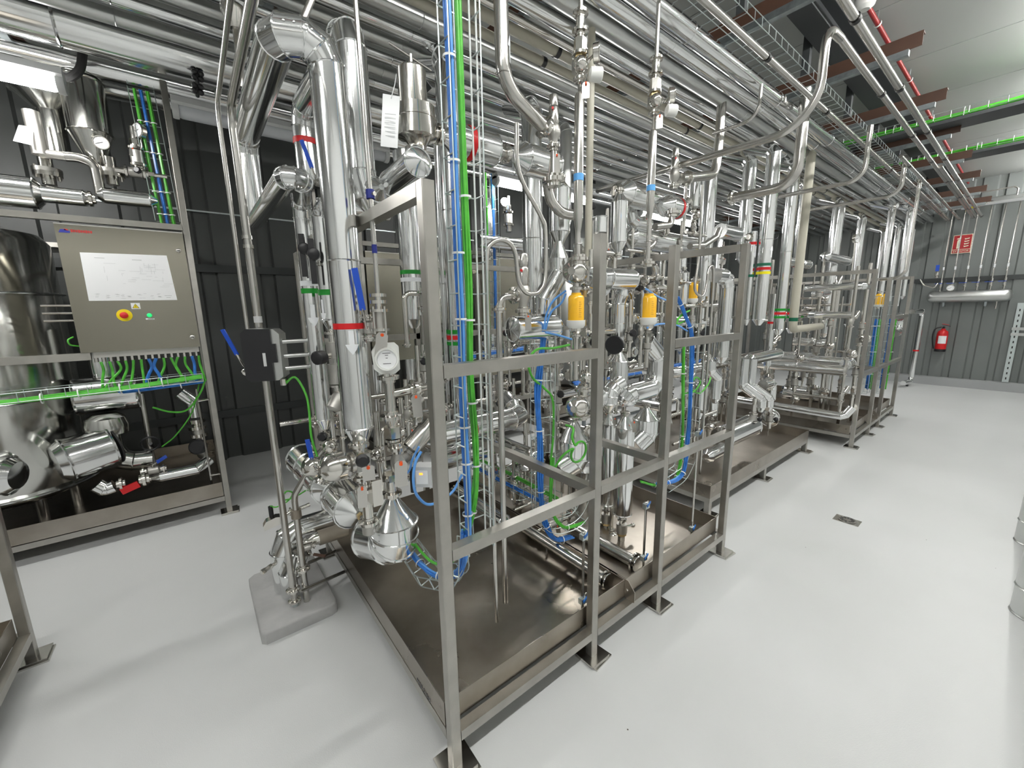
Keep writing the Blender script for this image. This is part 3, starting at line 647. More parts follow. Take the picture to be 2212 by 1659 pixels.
# red pipe and white housing under the ceiling
a, b = AZ(1885, 30, 3.76), AZ(1985, 210, 3.76); yr = (a.y + b.y) / 2
t = pipe('sprinkler_pipe', 'red sprinkler pipe clipped under the white ceiling', [(-2, yr, 3.76), (10.9, yr, 3.76)], .016, 'pipe_red')
for x in (1.2, 2.6, 3.9, 5.2, 6.6): t.u('pipe_clip', 'band', 'white_plastic', (x, yr, 3.76), (1, 0, 0), .025, .02); m = MB(); m.cyl((x, yr, 3.78), (x, yr, CEIL), .004, 6); t.m('clip_rod', m, 'galv')
P = AZ(1868, 15, 3.70); t = Thing('ceiling_sounder', 'white plastic dome with a red lens hung under the ceiling', 'sounder', P)
m = MB(); m.lathe([(.03, -.02), (.055, .0), (.062, .03), (.062, .09), (.05, .12), (.05, CEIL - P.z)], P, (0, 0, 1), 20); t.m('housing', m, 'white_plastic'); m = MB(); m.lathe([(.02, 0), (.05, .012), (.05, .03)], P + V((-.03, -.02, .07)), (-.6, -.6, .2), 14); t.m('lens', m, 'red')
# ================================================================ end wall things
XE = X1 - .06
t = clad('wall_pipe', 'pale clad pipe crossing high on the end wall with yellow band', [(XE - .25, 1.6, AX(2100, 441, XE - .25).z), (XE - .25, -3.2, AX(2100, 441, XE - .25).z)], .074, seam=1.2); tape(t, AX(2100, 441, XE - .25), (0, 1, 0), .074, .07, 'tape_yellow'); tape(t, AX(2100, 441, XE - .25) + V((0, .09, 0)), (0, 1, 0), .074, .07, 'tape_white')
for yy in (1.2, -2.6): m = MB(); m.cyl((XE - .25, yy, 3.44), (XE - .25, yy, CEIL), .006, 6); t.m('hanger_rod', m, 'galv')
p0 = AX(2130, 430, XE - .3); pipe('steam_loop', 'thin pipe hooking over the pale wall pipe', [p0 + V((0, .2, .12)), p0 + V((0, -.35, .14)), p0 + V((0, -.35, -.02))], .012, 'satin', br=.06)
MX = XE - .14; ma, mb_ = AX(2006, 642, MX), AX(2184, 637, MX); zc = (ma.z + mb_.z) / 2
t = Thing('steam_manifold', 'big horizontal steel manifold drum on the end wall', 'manifold', (MX, (ma.y + mb_.y) / 2, zc - .11))
m = MB(); L = ma.y - mb_.y; m.lathe([(.03, -.02), (.08, -.005), (.105, .03), (.11, .07), (.11, L - .07), (.105, L - .03), (.08, L + .005), (.03, L + .02)], (MX, ma.y, zc), (0, -1, 0), 26); t.m('drum', m, 'alu_dull')
for yy in (ma.y - .22, mb_.y + .28):
    m = MB(); m.box(MX - .01, MX + .16, yy - .015, yy + .015, zc - .19, zc - .17); m.box(MX - .015, MX + .015, yy - .015, yy + .015, zc - .17, zc - .10); t.m('bracket', m, 'galv_beam')
m = MB(); m.cyl((MX, mb_.y + .15, zc - .1), (MX, mb_.y + .15, zc - .24), .012, 8); t.m('drain_stub', m, 'polished')
for i, px in enumerate((2036, 2061, 2088, 2115, 2144, 2173)):
    P = AX(px - 6, 628, MX); P.z = zc + .10
    t = Thing('manifold_riser', '%s riser from the left on the end wall drum with its valve' % ORD[i], 'pipe', P, 'risers on the manifold drum')
    q = nut_stack(t, P, (0, 0, 1), [(.012, .07, 'polished', 'tube'), (.028, .02, 'polished', 'clamp'), (.018, .05, 'cast', 'valve_body'), (.03, .02, 'polished', 'clamp'), (.02, .05, 'polished', 'nut'), (.012, .12, 'polished', 'tube')])
    m = MB(); m.cyl(q, (q.x, q.y, 3.36), .011, 8); t.m('riser_tube', m, 'satin'); tape(t, q + V((0, 0, .1)), (0, 0, 1), .012, .06, 'tape_white')
    m = MB(); m.obox(P + V((-.03, .03, .15)), V((.0, .05, 0)), V((.012, 0, 0)), V((0, 0, .004))); t.m('lever', m, 'blue')
gauge('round white gauge on the end wall manifold drum', AX(2053, 622, MX - .06), (-1, -.25, 0), .055, sl=.04)
P = AX(2024, 592, MX - .04); ball_valve('valve with upright blue handle left on the manifold', P, (0, 0, 1), .03, (-1, 0, 0), (0, 0, 1), lever_L=.16, lever_w=.05)
pts = [AX(2026, 612, MX - .05), AX(2018, 622, MX - .05), AX(1995, 616, MX - .05), AX(1988, 604, MX - .05)]; pipe('feed_pipe', 'short bent pipe entering the manifold from the left', pts, .014, 'polished', br=.04)
# sign
P = AX(2078, 527, XE - .01); t = Thing('fire_sign', 'red fire extinguisher sign on the end wall', 'sign', P - V((0, 0, .17)))
m = MB(); m.box(P.x - .003, P.x, P.y - .125, P.y + .125, P.z - .17, P.z + .17); t.m('panel', m, 'glow_sign')
for z0, z1 in ((-.095, .16), (-.16, -.103)): m = MB(); m.box(P.x - .0045, P.x - .003, P.y - .115, P.y + .115, P.z + z0, P.z + z1); t.m('red_field', m, 'sign_red')
ex, ey = V((0, -1, 0)), V((0, 0, 1)); o = P + V((-.0047, 0, 0))
m = MB(); m.poly([(-.065, -.08), (-.02, -.08), (-.02, .06), (-.03, .085), (-.055, .085), (-.065, .06)], o, ex, ey, .001); m.poly([(-.075, .09), (-.02, .1), (-.015, .12), (-.07, .105)], o, ex, ey, .001); t.m('extinguisher_symbol', m, 'glow_sign')
for k in range(4): m = MB(); zz = -.06 + .045 * k; m.poly([(.03, zz), (.085, zz + .012), (.09, zz + .03), (.05, zz + .02), (.025, zz + .025)], o, ex, ey, .001); t.m('flame_symbol', m, 'glow_sign')
put_text(t, 'lettering', 'EXTINTOR', .042, 'glow_sign', o + V((-.001, 0, -.132)), (0, -1, 0), (0, 0, 1))
# extinguisher
P = AX(2030, 757, XE - .10); t = Thing('fire_extinguisher', 'red fire extinguisher hanging on the end wall', 'extinguisher', P); Z = V((0, 0, 1))
m = MB(); m.lathe([(.07, 0), (.078, .01), (.08, .04), (.08, .33), (.07, .375), (.04, .40), (.03, .41), (.03, .43)], P, Z, 22); t.m('cylinder', m, 'red')
m = MB(); m.lathe([(.08, -.02), (.083, 0), (.083, .03), (.078, .032)], P, Z, 22); t.m('foot_ring', m, 'black')
e = V((-1, -.2, 0)).normalized(); s_ = Z.cross(e); m = MB(); vs = []
for zz in (.14, .29):
    for k in range(7): g = (k / 6 - .5) * 1.5; vs.append(P + Z * zz + (e * math.cos(g) + s_ * math.sin(g)) * .0815)
m.add(vs, [(k, k + 1, k + 8, k + 7) for k in range(6)]); t.m('label_sticker', m, 'paper')
m = MB(); m.cyl(P + Z * .43, P + Z * .47, .018, 10); m.obox(P + Z * .48 + V((0, -.03, .01)), V((0, .06, .012)), V((.01, 0, 0)), V((0, 0, .005))); t.m('valve_head', m, 'black')
m = MB(); m.obox(P + Z * .51 + V((0, -.02, 0)), V((0, .05, .01)), V((.009, 0, 0)), V((0, 0, .004))); t.m('lever', m, 'red')
m = MB(); m.tube(smooth_curve([P + V((0, .03, .46)), P + V((-.02, .11, .42)), P + V((-.03, .13, .28)), P + V((-.03, .11, .12)), P + V((-.03, .09, .03))], 5), .011, 8); t.m('hose', m, 'black')
m = MB(); m.box(P.x + .075, XE, P.y - .04, P.y + .04, P.z + .2, P.z + .3); t.m('wall_bracket', m, 'dark_steel')
# perforated strut
P = AX(2197, 700, XE - .02); Qb = AX(2186, 815, XE - .02); t = Thing('slotted_strut', 'upright slotted steel strut on the end wall at the right', 'strut', (P.x, P.y, .17))
m = MB(); m.box(P.x - .03, P.x + .01, P.y - .04, P.y + .04, .17, 1.6); t.m('channel', m, 'galv')
for k in range(14): m = MB(); m.box(P.x - .0308, P.x - .03, P.y - .008, P.y + .008, .22 + k * .095, .26 + k * .095); t.m('slot', m, 'black')
m = MB(); m.box(P.x - .05, P.x - .03, P.y - .28, P.y + .05, 1.02, 1.07); m.box(P.x - .05, P.x - .03, P.y - .28, P.y + .05, 1.12, 1.17); t.m('cross_piece', m, 'alu')
# clad columns cut by the right edge
for k, (px, py, h, rr) in enumerate(((2179, 1312, 1.9, .10), (2189, 1163, 1.9, .10))):
    B = AZ(px, py, 0) + V((0, -rr * 1.02, 0)); t = clad('clad_column', ['clad upright column nearest the camera at the right edge', 'clad upright column farther back at the right edge'][k], [B + V((0, 0, .004)), B + V((0, 0, .155)), B + V((0, 0, .75)), B + V((0, 0, h))], rr, material='alu_dull', cap1=('cone', .12, .04), cap0=('flat',))
# ================================================================ nearest skid: big clad risers at the left end
Zv = V((0, 0, 1)); Xv = V((1, 0, 0)); Yv = V((0, 1, 0))
def zat(P, row): return slide(V(P), 'z', py=row)
# riser with red band: up, left, back, down
P0 = A(775, 922, .55); r1 = .0585
pts = route(P0, ('z', 100), ('x', 603), ('y', 300), ('z', 478), ('yc', 640))
t = clad('insulated_riser', 'thick clad riser with a red band and white arrow, nearest the camera', pts[:5], r1, cap0=('cone', .085, .022), br=.075, seam=.75, screws=True, step=45)
tape(t, zat(P0, 704), Zv, r1, .022, 'tape_red'); flow_arrow(t, zat(P0, 738), -Zv, V((-.25, -1, 0)), r1, .09, .05)
q = nut_stack(t, P0 - Zv * .085, -Zv, [(.024, .02, 'polished', 'tube'), (.042, .022, 'polished', 'clamp'), (.022, .03, 'polished', 'tube')])
# its lower leg further back, two green-banded verticals
Pl = A(672, 640, 1.0); rl = .031
t = clad('insulated_riser', 'clad vertical pipe with white and green bands and a downward arrow', [pts[4], slide(pts[4], 'y', px=652), zat(Pl, 436), zat(Pl, 905)], rl * 1.25, br=.07, seam=.8, cap1=('cone', .05, .018), screws=True)
for row, mt in ((613, 'tape_white'), (629, 'tape_green')): tape(t, zat(Pl, row), Zv, rl * 1.25, .022, mt)
flow_arrow(t, zat(Pl, 682), -Zv, V((-.2, -1, 0)), rl * 1.25, .10, .05)
Pr = A(703, 560, .86); rr = .042
t = clad('insulated_riser', 'clad vertical pipe with one green band behind the red-banded riser', route(zat(Pr, 690), ('z', 436), ('dx', .30)), rr, cap0=('cone', .05, .018), br=.07, seam=.6, screws=True)
tape(t, zat(Pr, 632), Zv, rr, .024, 'tape_green'); flow_arrow(t, zat(Pr, 672), -Zv, V((-1, -.6, 0)), rr, .10, .03)
q = zat(Pr, 690) - Zv * .05; t2 = Thing('valve_column', 'pale valve column with a black side knob under the green-banded pipe', 'valve', zat(Pr, 860))
q2 = nut_stack(t2, q, -Zv, [(.034, .02, 'polished', 'clamp'), (.02, .03, 'polished', 'tube'), (.034, .07, 'cast', 'valve_body'), (.026, .03, 'satin', 'nut'), (.036, .09, 'cast', 'valve_body'), (.034, .02, 'polished', 'clamp'), (.02, .12, 'polished', 'tube')])
kq = q - Zv * .11; m = MB(); m.cyl(kq, kq + V((-.07, -.05, 0)), .012, 10); t2.m('spindle', m, 'polished'); m = MB(); m.lathe([(.028, 0), (.03, .004), (.03, .04), (.024, .044)], kq + V((-.06, -.045, 0)), (-.8, -.6, 0), 16); t2.m('knob', m, 'black')
m = MB(); m.lathe([(.026, 0), (.03, .01), (.034, .07), (.02, .08)], zat(Pr, 850) + V((.0, -.02, 0)), (-.5, -.2, -.8), 16); t2.m('side_cylinder', m, 'cast')
# second tall riser just behind, going back under the rack
Pb = A(778, 372, .80); pts = route(Pb, ('z', 60), ('y', 240), ('z', 402))
t = clad('insulated_riser', 'thick clad riser just behind the red-banded one, reaching the overhead pipes', [Pb + V((.02, 0, -.11))] + pts, .064, br=.085, seam=.7, cap0=('cone', .05, .02), screws=True, step=45)
tape(t, zat(pts[2], 308), Zv, .064, .03, 'tape_red')
# thin bare tubes at the far left, with the boxed positioner
PL = V((-.285, 1.22, .062)); r2 = .017
zb = zat(PL, 232).z
t = pipe('steam_tube', 'bare steel tube rising from the plinth past the black positioner box', [PL + Zv * .04, V((PL.x, PL.y, zb)), V((PL.x, .2, zb)), V((PL.x, -.4, zb + .02))], r2, 'satin', br=.09)
t.clamp(PL + Zv * .10, Zv, .036); tape(t, zat(PL, 690), Zv, r2, .03, 'grey_plastic')
for row in (513, 533):
    c = t.u('pipe_clip', 'band', 'polished', zat(PL, row), Zv, r2 * 1.25, .016); m = MB(); q = zat(PL, row); m.cyl(q, q + V((.30, -.02, 0)), .006, 8); t.m('stay_bar', m, 'satin', c)
t.clamp(PL + Zv * .035, Zv, .032)
m = MB(); m.lathe([(.014, 0), (.017, .012), (.012, .03), (.012, .05)], PL, Zv, 10); t.m('foot_end', m, 'galv')
zb2 = zat(PL + V((-.05, .02, 0)), 225).z
pipe('steam_tube', 'thin bare tube alongside the tube with the positioner', [V((PL.x - .045, 1.25, 1.55)), V((PL.x - .045, 1.25, zb2)), V((PL.x - .045, -.3, zb2 + .02))], .009, 'satin', br=.07)
Pt = A(655, 1232, 1.22)
t = pipe('condensate_tube', 'bare tube with a kink standing on the plinth next to the taller one', [V((Pt.x, 1.22, .064)), zat(Pt, 1082), A(637, 1068, 1.22), A(676, 1000, 1.1), A(700, 968, 1.02)], .0165, 'satin', br=.05)
t.clamp(zat(Pt, 1228), Zv, .037); t.u('coupling', 'cyl', 'tan', zat(Pt, 1118), Zv, .026, .045)
# positioner box
c = A(574, 765, 1.10); t = Thing('valve_positioner', 'black faced positioner box with aluminium back on the bare tube', 'positioner', c - Zv * .12)
sx = V((.90, -.43, 0)).normalized(); fy = V((-.43, -.90, 0)).normalized()
out = [(-.07, -.10), (-.05, -.115), (.05, -.115), (.07, -.10), (.072, .09), (.05, .112), (-.05, .115), (-.07, .10)]
m = MB(); m.poly([(-.074, -.10), (-.055, -.118), (.042, -.118), (.042, -.035), (.062, -.035), (.062, .05), (.046, .05), (.046, .116), (-.052, .118), (-.074, .10)], c, sx, Zv, .056); t.m('cover', m, 'black')
m = MB(); m.poly([(a * 1.04 + .004, b * 1.03) for a, b in out], c + fy * .045, sx, Zv, -.095); t.m('housing', m, 'alu_dull')
m = MB(); m.obox(c + fy * .0565 + sx * .012 - Zv * .02, sx * .006, Zv * .03, fy * .001); t.m('window', m, 'grey_plastic')
for dz in (.055, -.012, -.07):
    m = MB(); q = c + sx * .075 + Zv * dz; m.cyl(q, q + V((.16, -.01, 0)), .010 if dz else .014, 10); t.m('mounting_rod', m, 'alu_dull' if dz else 'bronze')
t.u('cable_gland', 'hex', 'polished', c + sx * .06 - Zv * .12, -Zv, .013, .03)
hose('signal_cable', 'green cable dropping from the positioner box beside the red-banded riser', [c + sx * .06 - Zv * .15, A(637, 815, 1.08), A(660, 850, 1.05), A(668, 890, 1.02), A(673, 945, 1.0), A(690, 1000, .98)], .0055, 'cable_green')
ball_valve('ball valve with long blue lever left of the positioner box', A(540, 792, 1.15), (.5, .5, .6), .018, (-.6, -.6, .2), (-.35, 0, 1), lever_L=.17, lever_w=.018)
# black toggle handles on the green-banded pipes
for k, (px, py, y) in enumerate(((655, 552, .93), (676, 565, .80))):
    P = A(px, py, y); t = Thing('pipe_isolator', ['black lever handle on the green-banded pipe, left one', 'black lever handle on the green-banded pipe, right one'][k], 'handle', P)
    e = V((-.45, -.89, 0)); s_ = V((.89, -.45, 0)); m = MB(); m.obox(P, s_ * .011, Zv * .09, e * .007); t.m('grip', m, 'black'); m = MB(); m.lathe([(.022, -.01), (.024, 0), (.024, .014), (.018, .018)], P + Zv * .03 + s_ * .008, e, 18); t.m('hub', m, 'black')
    m = MB(); m.cyl(P, P - e * .06, .012, 8); t.m('shaft', m, 'polished')
# ---------------------------------------------------------------- plinth pipework
P = A(712, 1122, 1.42); rr = .068
pts = [P, slide(P, 'x', px=607), zat(slide(P, 'x', px=607), 1262)]; pts[2].z = .064
t = clad('clad_elbow', 'clad pipe turning down onto the plinth at the lower left', pts, rr, cap0=('cone', .06, .025), br=.11, seam=.5, screws=True); t.clamp(P + V((.075, 0, 0)), Xv, .04)
P = A(632, 1250, 1.34); t = clad('clad_elbow', 'short clad stub with slanted top standing on the plinth', [V((P.x, 1.34, .064)), V((P.x, 1.34, .20)), V((P.x + .05, 1.33, .31))], .064, br=.05, seam=.5, cap1=('flat',))
P = A(750, 1142, 1.30); Q = slide(P, 'x', px=688)
t = Thing('strainer', 'dull brown steel strainer cylinder lying over the tray edge', 'strainer', P); m = MB(); m.lathe([(.04, 0), (.043, .006), (.043, (P - Q).length)], P, Q - P, 20); t.m('body', m, 'tan')
m = MB(); L = (P - Q).length; m.lathe([(.036, L), (.03, L + .03), (.018, L + .05), (.018, L + .08)], P, Q - P, 16); t.m('reducer', m, 'polished'); t.clamp(Q + (Q - P).normalized() * .09, Q - P, .034)
ball_valve('small valve with brown lever in front of the strainer', A(664, 1183, 1.25), (1, 0, 0), .016, (0, 0, -1), (.75, -.45, -.25), 'brown_paint', lever_L=.09, lever_w=.02)
P = A(588, 1124, 1.42); t = Thing('level_switch', 'small steel sensor box with black plug on the lower left tubes', 'sensor', P); sx = V((.95, -.1, .2)).normalized()
m = MB(); m.poly([(-.04, -.02), (.04, -.02), (.04, .022), (.02, .03), (-.03, .026), (-.046, .005)], P, sx, Zv, .05); t.m('housing', m, 'polished'); m = MB(); m.cyl(P + Zv * .028, P + Zv * .085, .012, 12); t.m('plug', m, 'black')
m = MB(); m.cyl(P + sx * .03, P + sx * .20, .011, 10); t.m('stub', m, 'polished'); t.clamp(P + sx * .10, sx, .028)
hose('signal_cable', 'thin green cable looping up from the small sensor box', [P + Zv * .085, A(598, 1095, 1.40), A(622, 1082, 1.35), A(632, 1065, 1.3), A(618, 1062, 1.3), A(610, 1080, 1.3), A(640, 1072, 1.28), A(690, 1040, 1.2), A(720, 1025, 1.1)], .004, 'cable_green')
for k, (a, b, c_, d_) in enumerate(((650, 1277, 750, 1232), (664, 1217, 726, 1190))):
    m = MB(); p, q = A(a, b, 1.18 + .2 * k), A(c_, d_, 1.35 + .13 * k); m.bar(p, q, .02, .005); m.bar(p, q, .004, .02)
    single('stay_angle', ['thin steel angle from the plinth to the tray edge, nearer one', 'thin steel angle from the plinth to the tray edge, farther one'][k], 'bracket', m, 'satin')
P = A(598, 1215, 1.38); t = Thing('drain_cock', 'tiny steel drain cock on the plinth pipe', 'valve', P); nut_stack(t, P, (-.8, -.3, -.1), [(.010, .03, 'polished', 'tube'), (.016, .016, 'polished', 'nut'), (.012, .02, 'satin', 'tube'), (.016, .02, 'polished', 'nut')])
# ---------------------------------------------------------------- cone drums and dome vessel at the lower left corner
for k, (px, py, y, rr, yb) in enumerate(((764, 1100, .80, .092, 1.15), (712, 1052, 1.02, .088, 1.5))):
    P = A(px, py, y); lab = ['clad drum with conical end facing the camera, nearer of two', 'clad drum with conical end facing the camera, farther of two'][k]
    t = clad('cone_drum', lab, [V((P.x - .06 * (yb - y), yb, P.z + .02)), P], rr, cap1=('cone', .06, .016), cap0=('flat',), seam=.16, screws=True, cat='pipe')
    ax = V((.05, -1, 0)).normalized(); nut_stack(t, P + ax * .06, ax, [(.013, .02, 'polished', 'tube'), (.018, .018, 'bronze', 'nut'), (.012, .03, 'polished', 'tube'), (.017, .015, 'satin', 'nut')])
P = A(851, 1127, .55); rr = .101
t = clad('dome_vessel', 'bright clad vessel with a cone top hanging over the front of the tray', [P, P - Zv * .095, P + V((-.05, .17, -.125))], rr, cap0=('cone', .125, .018), cap1=('flat',), br=.10, seam=.12, screws=True, cat='vessel', step=45, n=28)
colx = P + Zv * .125
t = Thing('fitting_column', 'column of clamped steel fittings above the cone-topped vessel', 'fittings', colx)
zt = zat(colx, 905).z
q = nut_stack(t, colx, Zv, [(.043, .022, 'polished', 'clamp'), (.026, .05, 'polished', 'tube'), (.036, .03, 'polished', 'nut')])
tag_plate(t, A(866, 995, .42), .05, .11, .05)
# slanted actuator valve
Pv = A(862, 1000, .55); valve_angle('slanted steel cylinder actuator valve above the cone-topped vessel', Pv, (.62, -.1, .62), .034, stem=(0, 0, 1), L=4.6)
# column with white transmitter
Pc = A(846, 905, .58); t = Thing('fitting_column', 'polished tee column under the white transmitter', 'fittings', zat(Pc, 960))
q = nut_stack(t, zat(Pc, 968), Zv, [(.026, .03, 'polished', 'tube'), (.036, .02, 'polished', 'clamp'), (.038, .05, 'polished', 'nut'), (.022, .03, 'polished', 'tube'), (.048, .024, 'polished', 'clamp')])
m = MB(); zt = zat(Pc, 815); m.cyl(q, V((q.x, q.y, zt.z)), .022, 16); t.m('tee_tube', m, 'polished'); qb = zat(q, 852); m = MB(); m.cyl(qb, qb + V((.10, 0, .006)), .019, 14); t.m('tee_branch', m, 'polished'); t.clamp(qb + V((.11, 0, .006)), Xv, .046); t.clamp(V((q.x, q.y, zt.z)), Zv, .045)
m = MB(); m.tube(bend([qb + V((.13, 0, .006)), qb + V((.20, .01, .006)), qb + V((.20, .02, .14))], .05, 6), .017, 12); t.m('elbow_tube', m, 'polished'); qe = qb + V((.20, .02, .14))
nut_stack(t, qe, Zv, [(.034, .03, 'polished', 'clamp'), (.018, .03, 'polished', 'tube'), (.027, .13, 'satin', 'check_valve'), (.018, .02, 'polished', 'tube'), (.036, .02, 'polished', 'clamp'), (.026, .05, 'satin', 'valve_body'), (.036, .02, 'polished', 'clamp'), (.012, .02, 'black', 'knob')])
tag_plate(t, A(898, 852, .5), .04, .10, -.05); tag_plate(t, A(826, 718, .5), .045, .10, .15)
c = A(832, 775, .50); fe = V((-.35, -.93, .0)).normalized(); t = Thing('pressure_transmitter', 'round white transmitter head beside the red-banded riser', 'transmitter', zat(c, 810)); s_ = Zv.cross(fe)
m = MB(); m.poly([(-.045, -.04), (-.02, -.062), (.035, -.062), (.055, -.045), (.055, .045), (.04, .06), (-.03, .06), (-.05, .03)], c, s_, Zv, -.06); t.m('housing', m, 'white_plastic')
m = MB(); m.lathe([(.045, 0), (.046, .03), (.044, .036), (.038, .036), (.037, .03)], c + s_ * .006, fe, 26); cv = t.m('cover', m, 'white_plastic')
m = MB(); m.lathe([(.037, 0), (.037, .0315)], c + s_ * .006, fe, 26); t.m('dial_plate', m, 'paper', cv)
for k, (w_, dz) in enumerate(((.03, .025), (.012, .017), (.008, .006), (.03, -.016))): m = MB(); m.obox(c + s_ * .006 + fe * .032 + Zv * dz, s_ * w_ / 2, Zv * .0012, fe * .0004); t.m('print_line', m, 'ink', cv)
m = MB(); m.cyl(c - Zv * .06, zat(c, 813), .014, 12); t.m('neck', m, 'polished')
# blue lever beside the riser + valve
ball_valve('ball valve with upright blue lever right of the red-banded riser', A(797, 708, .50), (0, 0, 1), .02, (-.5, -.85, 0), (-.12, 0, 1), lever_L=.21, lever_w=.022)
ball_valve('ball valve with blue lever high up left of the riser', A(690, 395, .95), (1, 0, 0), .016, (-.5, -.85, 0), (-.3, 0, 1), lever_L=.15, lever_w=.016)
ball_valve('ball valve with blue lever under the green signal cable', A(683, 1000, .98), (1, 0, 0), .018, (-.5, -.85, 0), (-.1, 0, 1), lever_L=.13, lever_w=.02)
# dome actuators by the riser foot
valve_dome('steel dome actuator lying left under the red-banded riser', A(778, 995, .52), (-1, -.1, .02), .056, stem=(0, 0, 1), L=1.1)
valve_dome('tilted steel dome actuator at the far lower left', A(705, 1012, .98), (-.82, -.2, .42), .05, stem=(.5, .2, .8), L=.8)
P = A(782, 992, .40); t = Thing('black_knob_valve', 'needle valve with black knob under the riser', 'valve', P); e = V((-.2, -.95, 0)); nut_stack(t, P - e * .07, e, [(.012, .05, 'polished', 'tube'), (.02, .02, 'bronze', 'nut')])
m = MB(); m.lathe([(.014, 0), (.024, .006), (.026, .02), (.018, .028)], P, e, 9); t.m('knob', m, 'black'); tag_plate(t, P + V((.02, 0, -.03)), .045, .06)
t = Thing('tee_valve', 'manual tee valve with tagged plates between dome actuator and vessel', 'valve', A(790, 1120, .55)); q = zat(A(782, 960, .55), 1150)
nut_stack(t, q, Zv, [(.03, .04, 'cast', 'valve_body'), (.042, .02, 'polished', 'clamp'), (.022, .08, 'polished', 'tube'), (.036, .05, 'satin', 'nut'), (.045, .022, 'polished', 'clamp'), (.022, .03, 'polished', 'tube')]); tag_plate(t, A(782, 1050, .45), .035, .09, .05)
m = MB(); m.obox(A(812, 1062, .5), V((.0, .02, 0)), V((.02, 0, 0)), Zv * .055); t.m('flange_block', m, 'polished')
# thin vertical tube with blue clamp and scale marks
Pn = A(800, 420, .42); t = pipe('thin_tube', 'thin bare tube with navy tape reaching up through the rack', [zat(Pn, 652), V((Pn.x, Pn.y, 3.3))], .0085, 'satin', br=.03)
t.u('pipe_clamp', 'band', 'tape_navy', Pn, Zv, .015, .03); tape(t, zat(Pn, 538), Zv, .0085, .03, 'tape_navy'); m = MB(); m.cyl(Pn, V((.02, .40, Pn.z)), .008, 8); t.m('stay_bar', m, 'satin')
pipe('thin_tube', 'slanting thin tube behind the tall risers under the rack', [A(648, 58, .6), A(675, -6, .6), A(700, -60, .6)], .011, 'satin')
t = Thing('bolted_valve', 'small bolted steel valve at the foot of the thin taped tube', 'valve', zat(Pn, 715)); q = zat(Pn, 715)
nut_stack(t, q, Zv, [(.034, .01, 'polished', 'flange'), (.02, .06, 'cast', 'valve_body'), (.034, .01, 'polished', 'flange'), (.012, .02, 'polished', 'tube'), (.03, .012, 'polished', 'flange'), (.012, .012, 'polished', 'tube'), (.03, .012, 'polished', 'flange')])
for i in range(4):
    g = i * math.pi / 2 + .4; t.u('stud', 'cyl', 'polished', q + V((math.cos(g), math.sin(g), 0)) * .028 - Zv * .01, Zv, .004, .10)
# canister with T handle
P = A(893, 230, .62); Zt = zat(P, 148).z; t = Thing('vent_filter', 'upright steel filter canister with a T-bar handle on top', 'filter', zat(P, 300)); h = Zt - P.z
m = MB(); m.lathe([(.058, 0), (.058, h - .01), (.05, h)], P, Zv, 24); t.m('canister', m, 'polished')
m = MB(); m.lathe([(.03, -.155), (.055, -.125), (.08, -.118), (.08, -.052), (.083, -.05), (.083, -.042), (.08, -.04), (.08, -.004), (.06, .002)], P + V((.01, 0, 0)), Zv, 26); t.m('base_flange', m, 'polished')
q = V((P.x, P.y, Zt)); nut_stack(t, q, Zv, [(.008, .05, 'polished', 'spindle')]); m = MB(); m.cyl(q + V((-.09, 0, .062)), q + V((.09, 0, .02)), .005, 8); t.m('t_bar', m, 'polished'); m = MB(); m.obox(q + V((.05, .02, -.02)), V((.035, 0, -.03)), V((0, .03, 0)), V((.001, 0, .0015))); t.m('latch_plate', m, 'dark_steel')
t.clamp(P - Zv * .165, Zv, .045); t.clamp(P + V((.11, 0, -.08)), Xv, .042)
# paper tag
P = A(843, 262, .38); t = Thing('paper_tag', 'white printed paper tag tied to the filter canister', 'tag', zat(P, 322)); sx = V((.9, -.4, 0)).normalized(); up = V((.12, 0, 1)).normalized(); w_, h_ = .028, .085
m = MB(); vs = []
for i in range(7):
    v = -1 + 2 * i / 6; bow = .006 * math.sin(v * 3)
    for u_ in (-1, 1): vs.append(P + sx * u_ * w_ + up * v * h_ + V((.4, .9, 0)) * (bow + .004 * u_))
m.add(vs, [(2 * i, 2 * i + 1, 2 * i + 3, 2 * i + 2) for i in range(6)]); t.m('paper', m, 'paper')
for i in range(6): m = MB(); m.obox(P + up * (.02 - .014 * i) + V((-.4, -.9, 0)) * .007, sx * .018, up * .0012, V((.4, .9, 0)) * .0003); t.m('print_line', m, 'ink_light')
m = MB(); m.tube([P + up * .075, P + up * .12 + sx * .01, A(856, 160, .55)], .0015, 5); t.m('string', m, 'cable_white')
# cone-capped cylinder over post A, plus smaller one behind
P = A(903, 350, .40); t = clad('clad_stub_pipe', 'clad cylinder with faceted cone cap above the corner post', [P + V((0.02, .30, 0)), P], .052, cap1=('cone', .03, .003), cap0=('cone', .03, .03), seam=.5, n=24); t.clamp(P + V((.02, .33, 0)), Yv, .035)
P = A(815, 410, .72); t = clad('clad_stub_pipe', 'small clad cone tucked behind the thin taped tube', [P + V((0, .25, 0)), P], .05, cap1=('cone', .05, .012), seam=.5)
# red-banded horizontal clad pipes along the top
P = A(985, 303, .80); Q = slide(P, 'x', px=1066); rr = .078
t = clad('clad_pipe', 'clad horizontal pipe with red band and cone ends left of the bent steel tube', [P, Q], rr, cap0=('cone', .07, .03), cap1=('cone', .06, .03), seam=.5); tape(t, slide(P, 'x', px=1010), Xv, rr, .03, 'tape_red'); t.clamp(P - Xv * .09, Xv, .045); t.clamp(Q + Xv * .08, Xv, .05)
q = slide(P, 'x', px=1108); Q2 = slide(P, 'x', px=1195); t = clad('clad_pipe', 'clad horizontal pipe with cone ends behind the relief valve', [slide(P, 'x', px=1130), Q2], rr * 1.08, cap0=('cone', .06, .03), cap1=('cone', .06, .03), seam=.5)
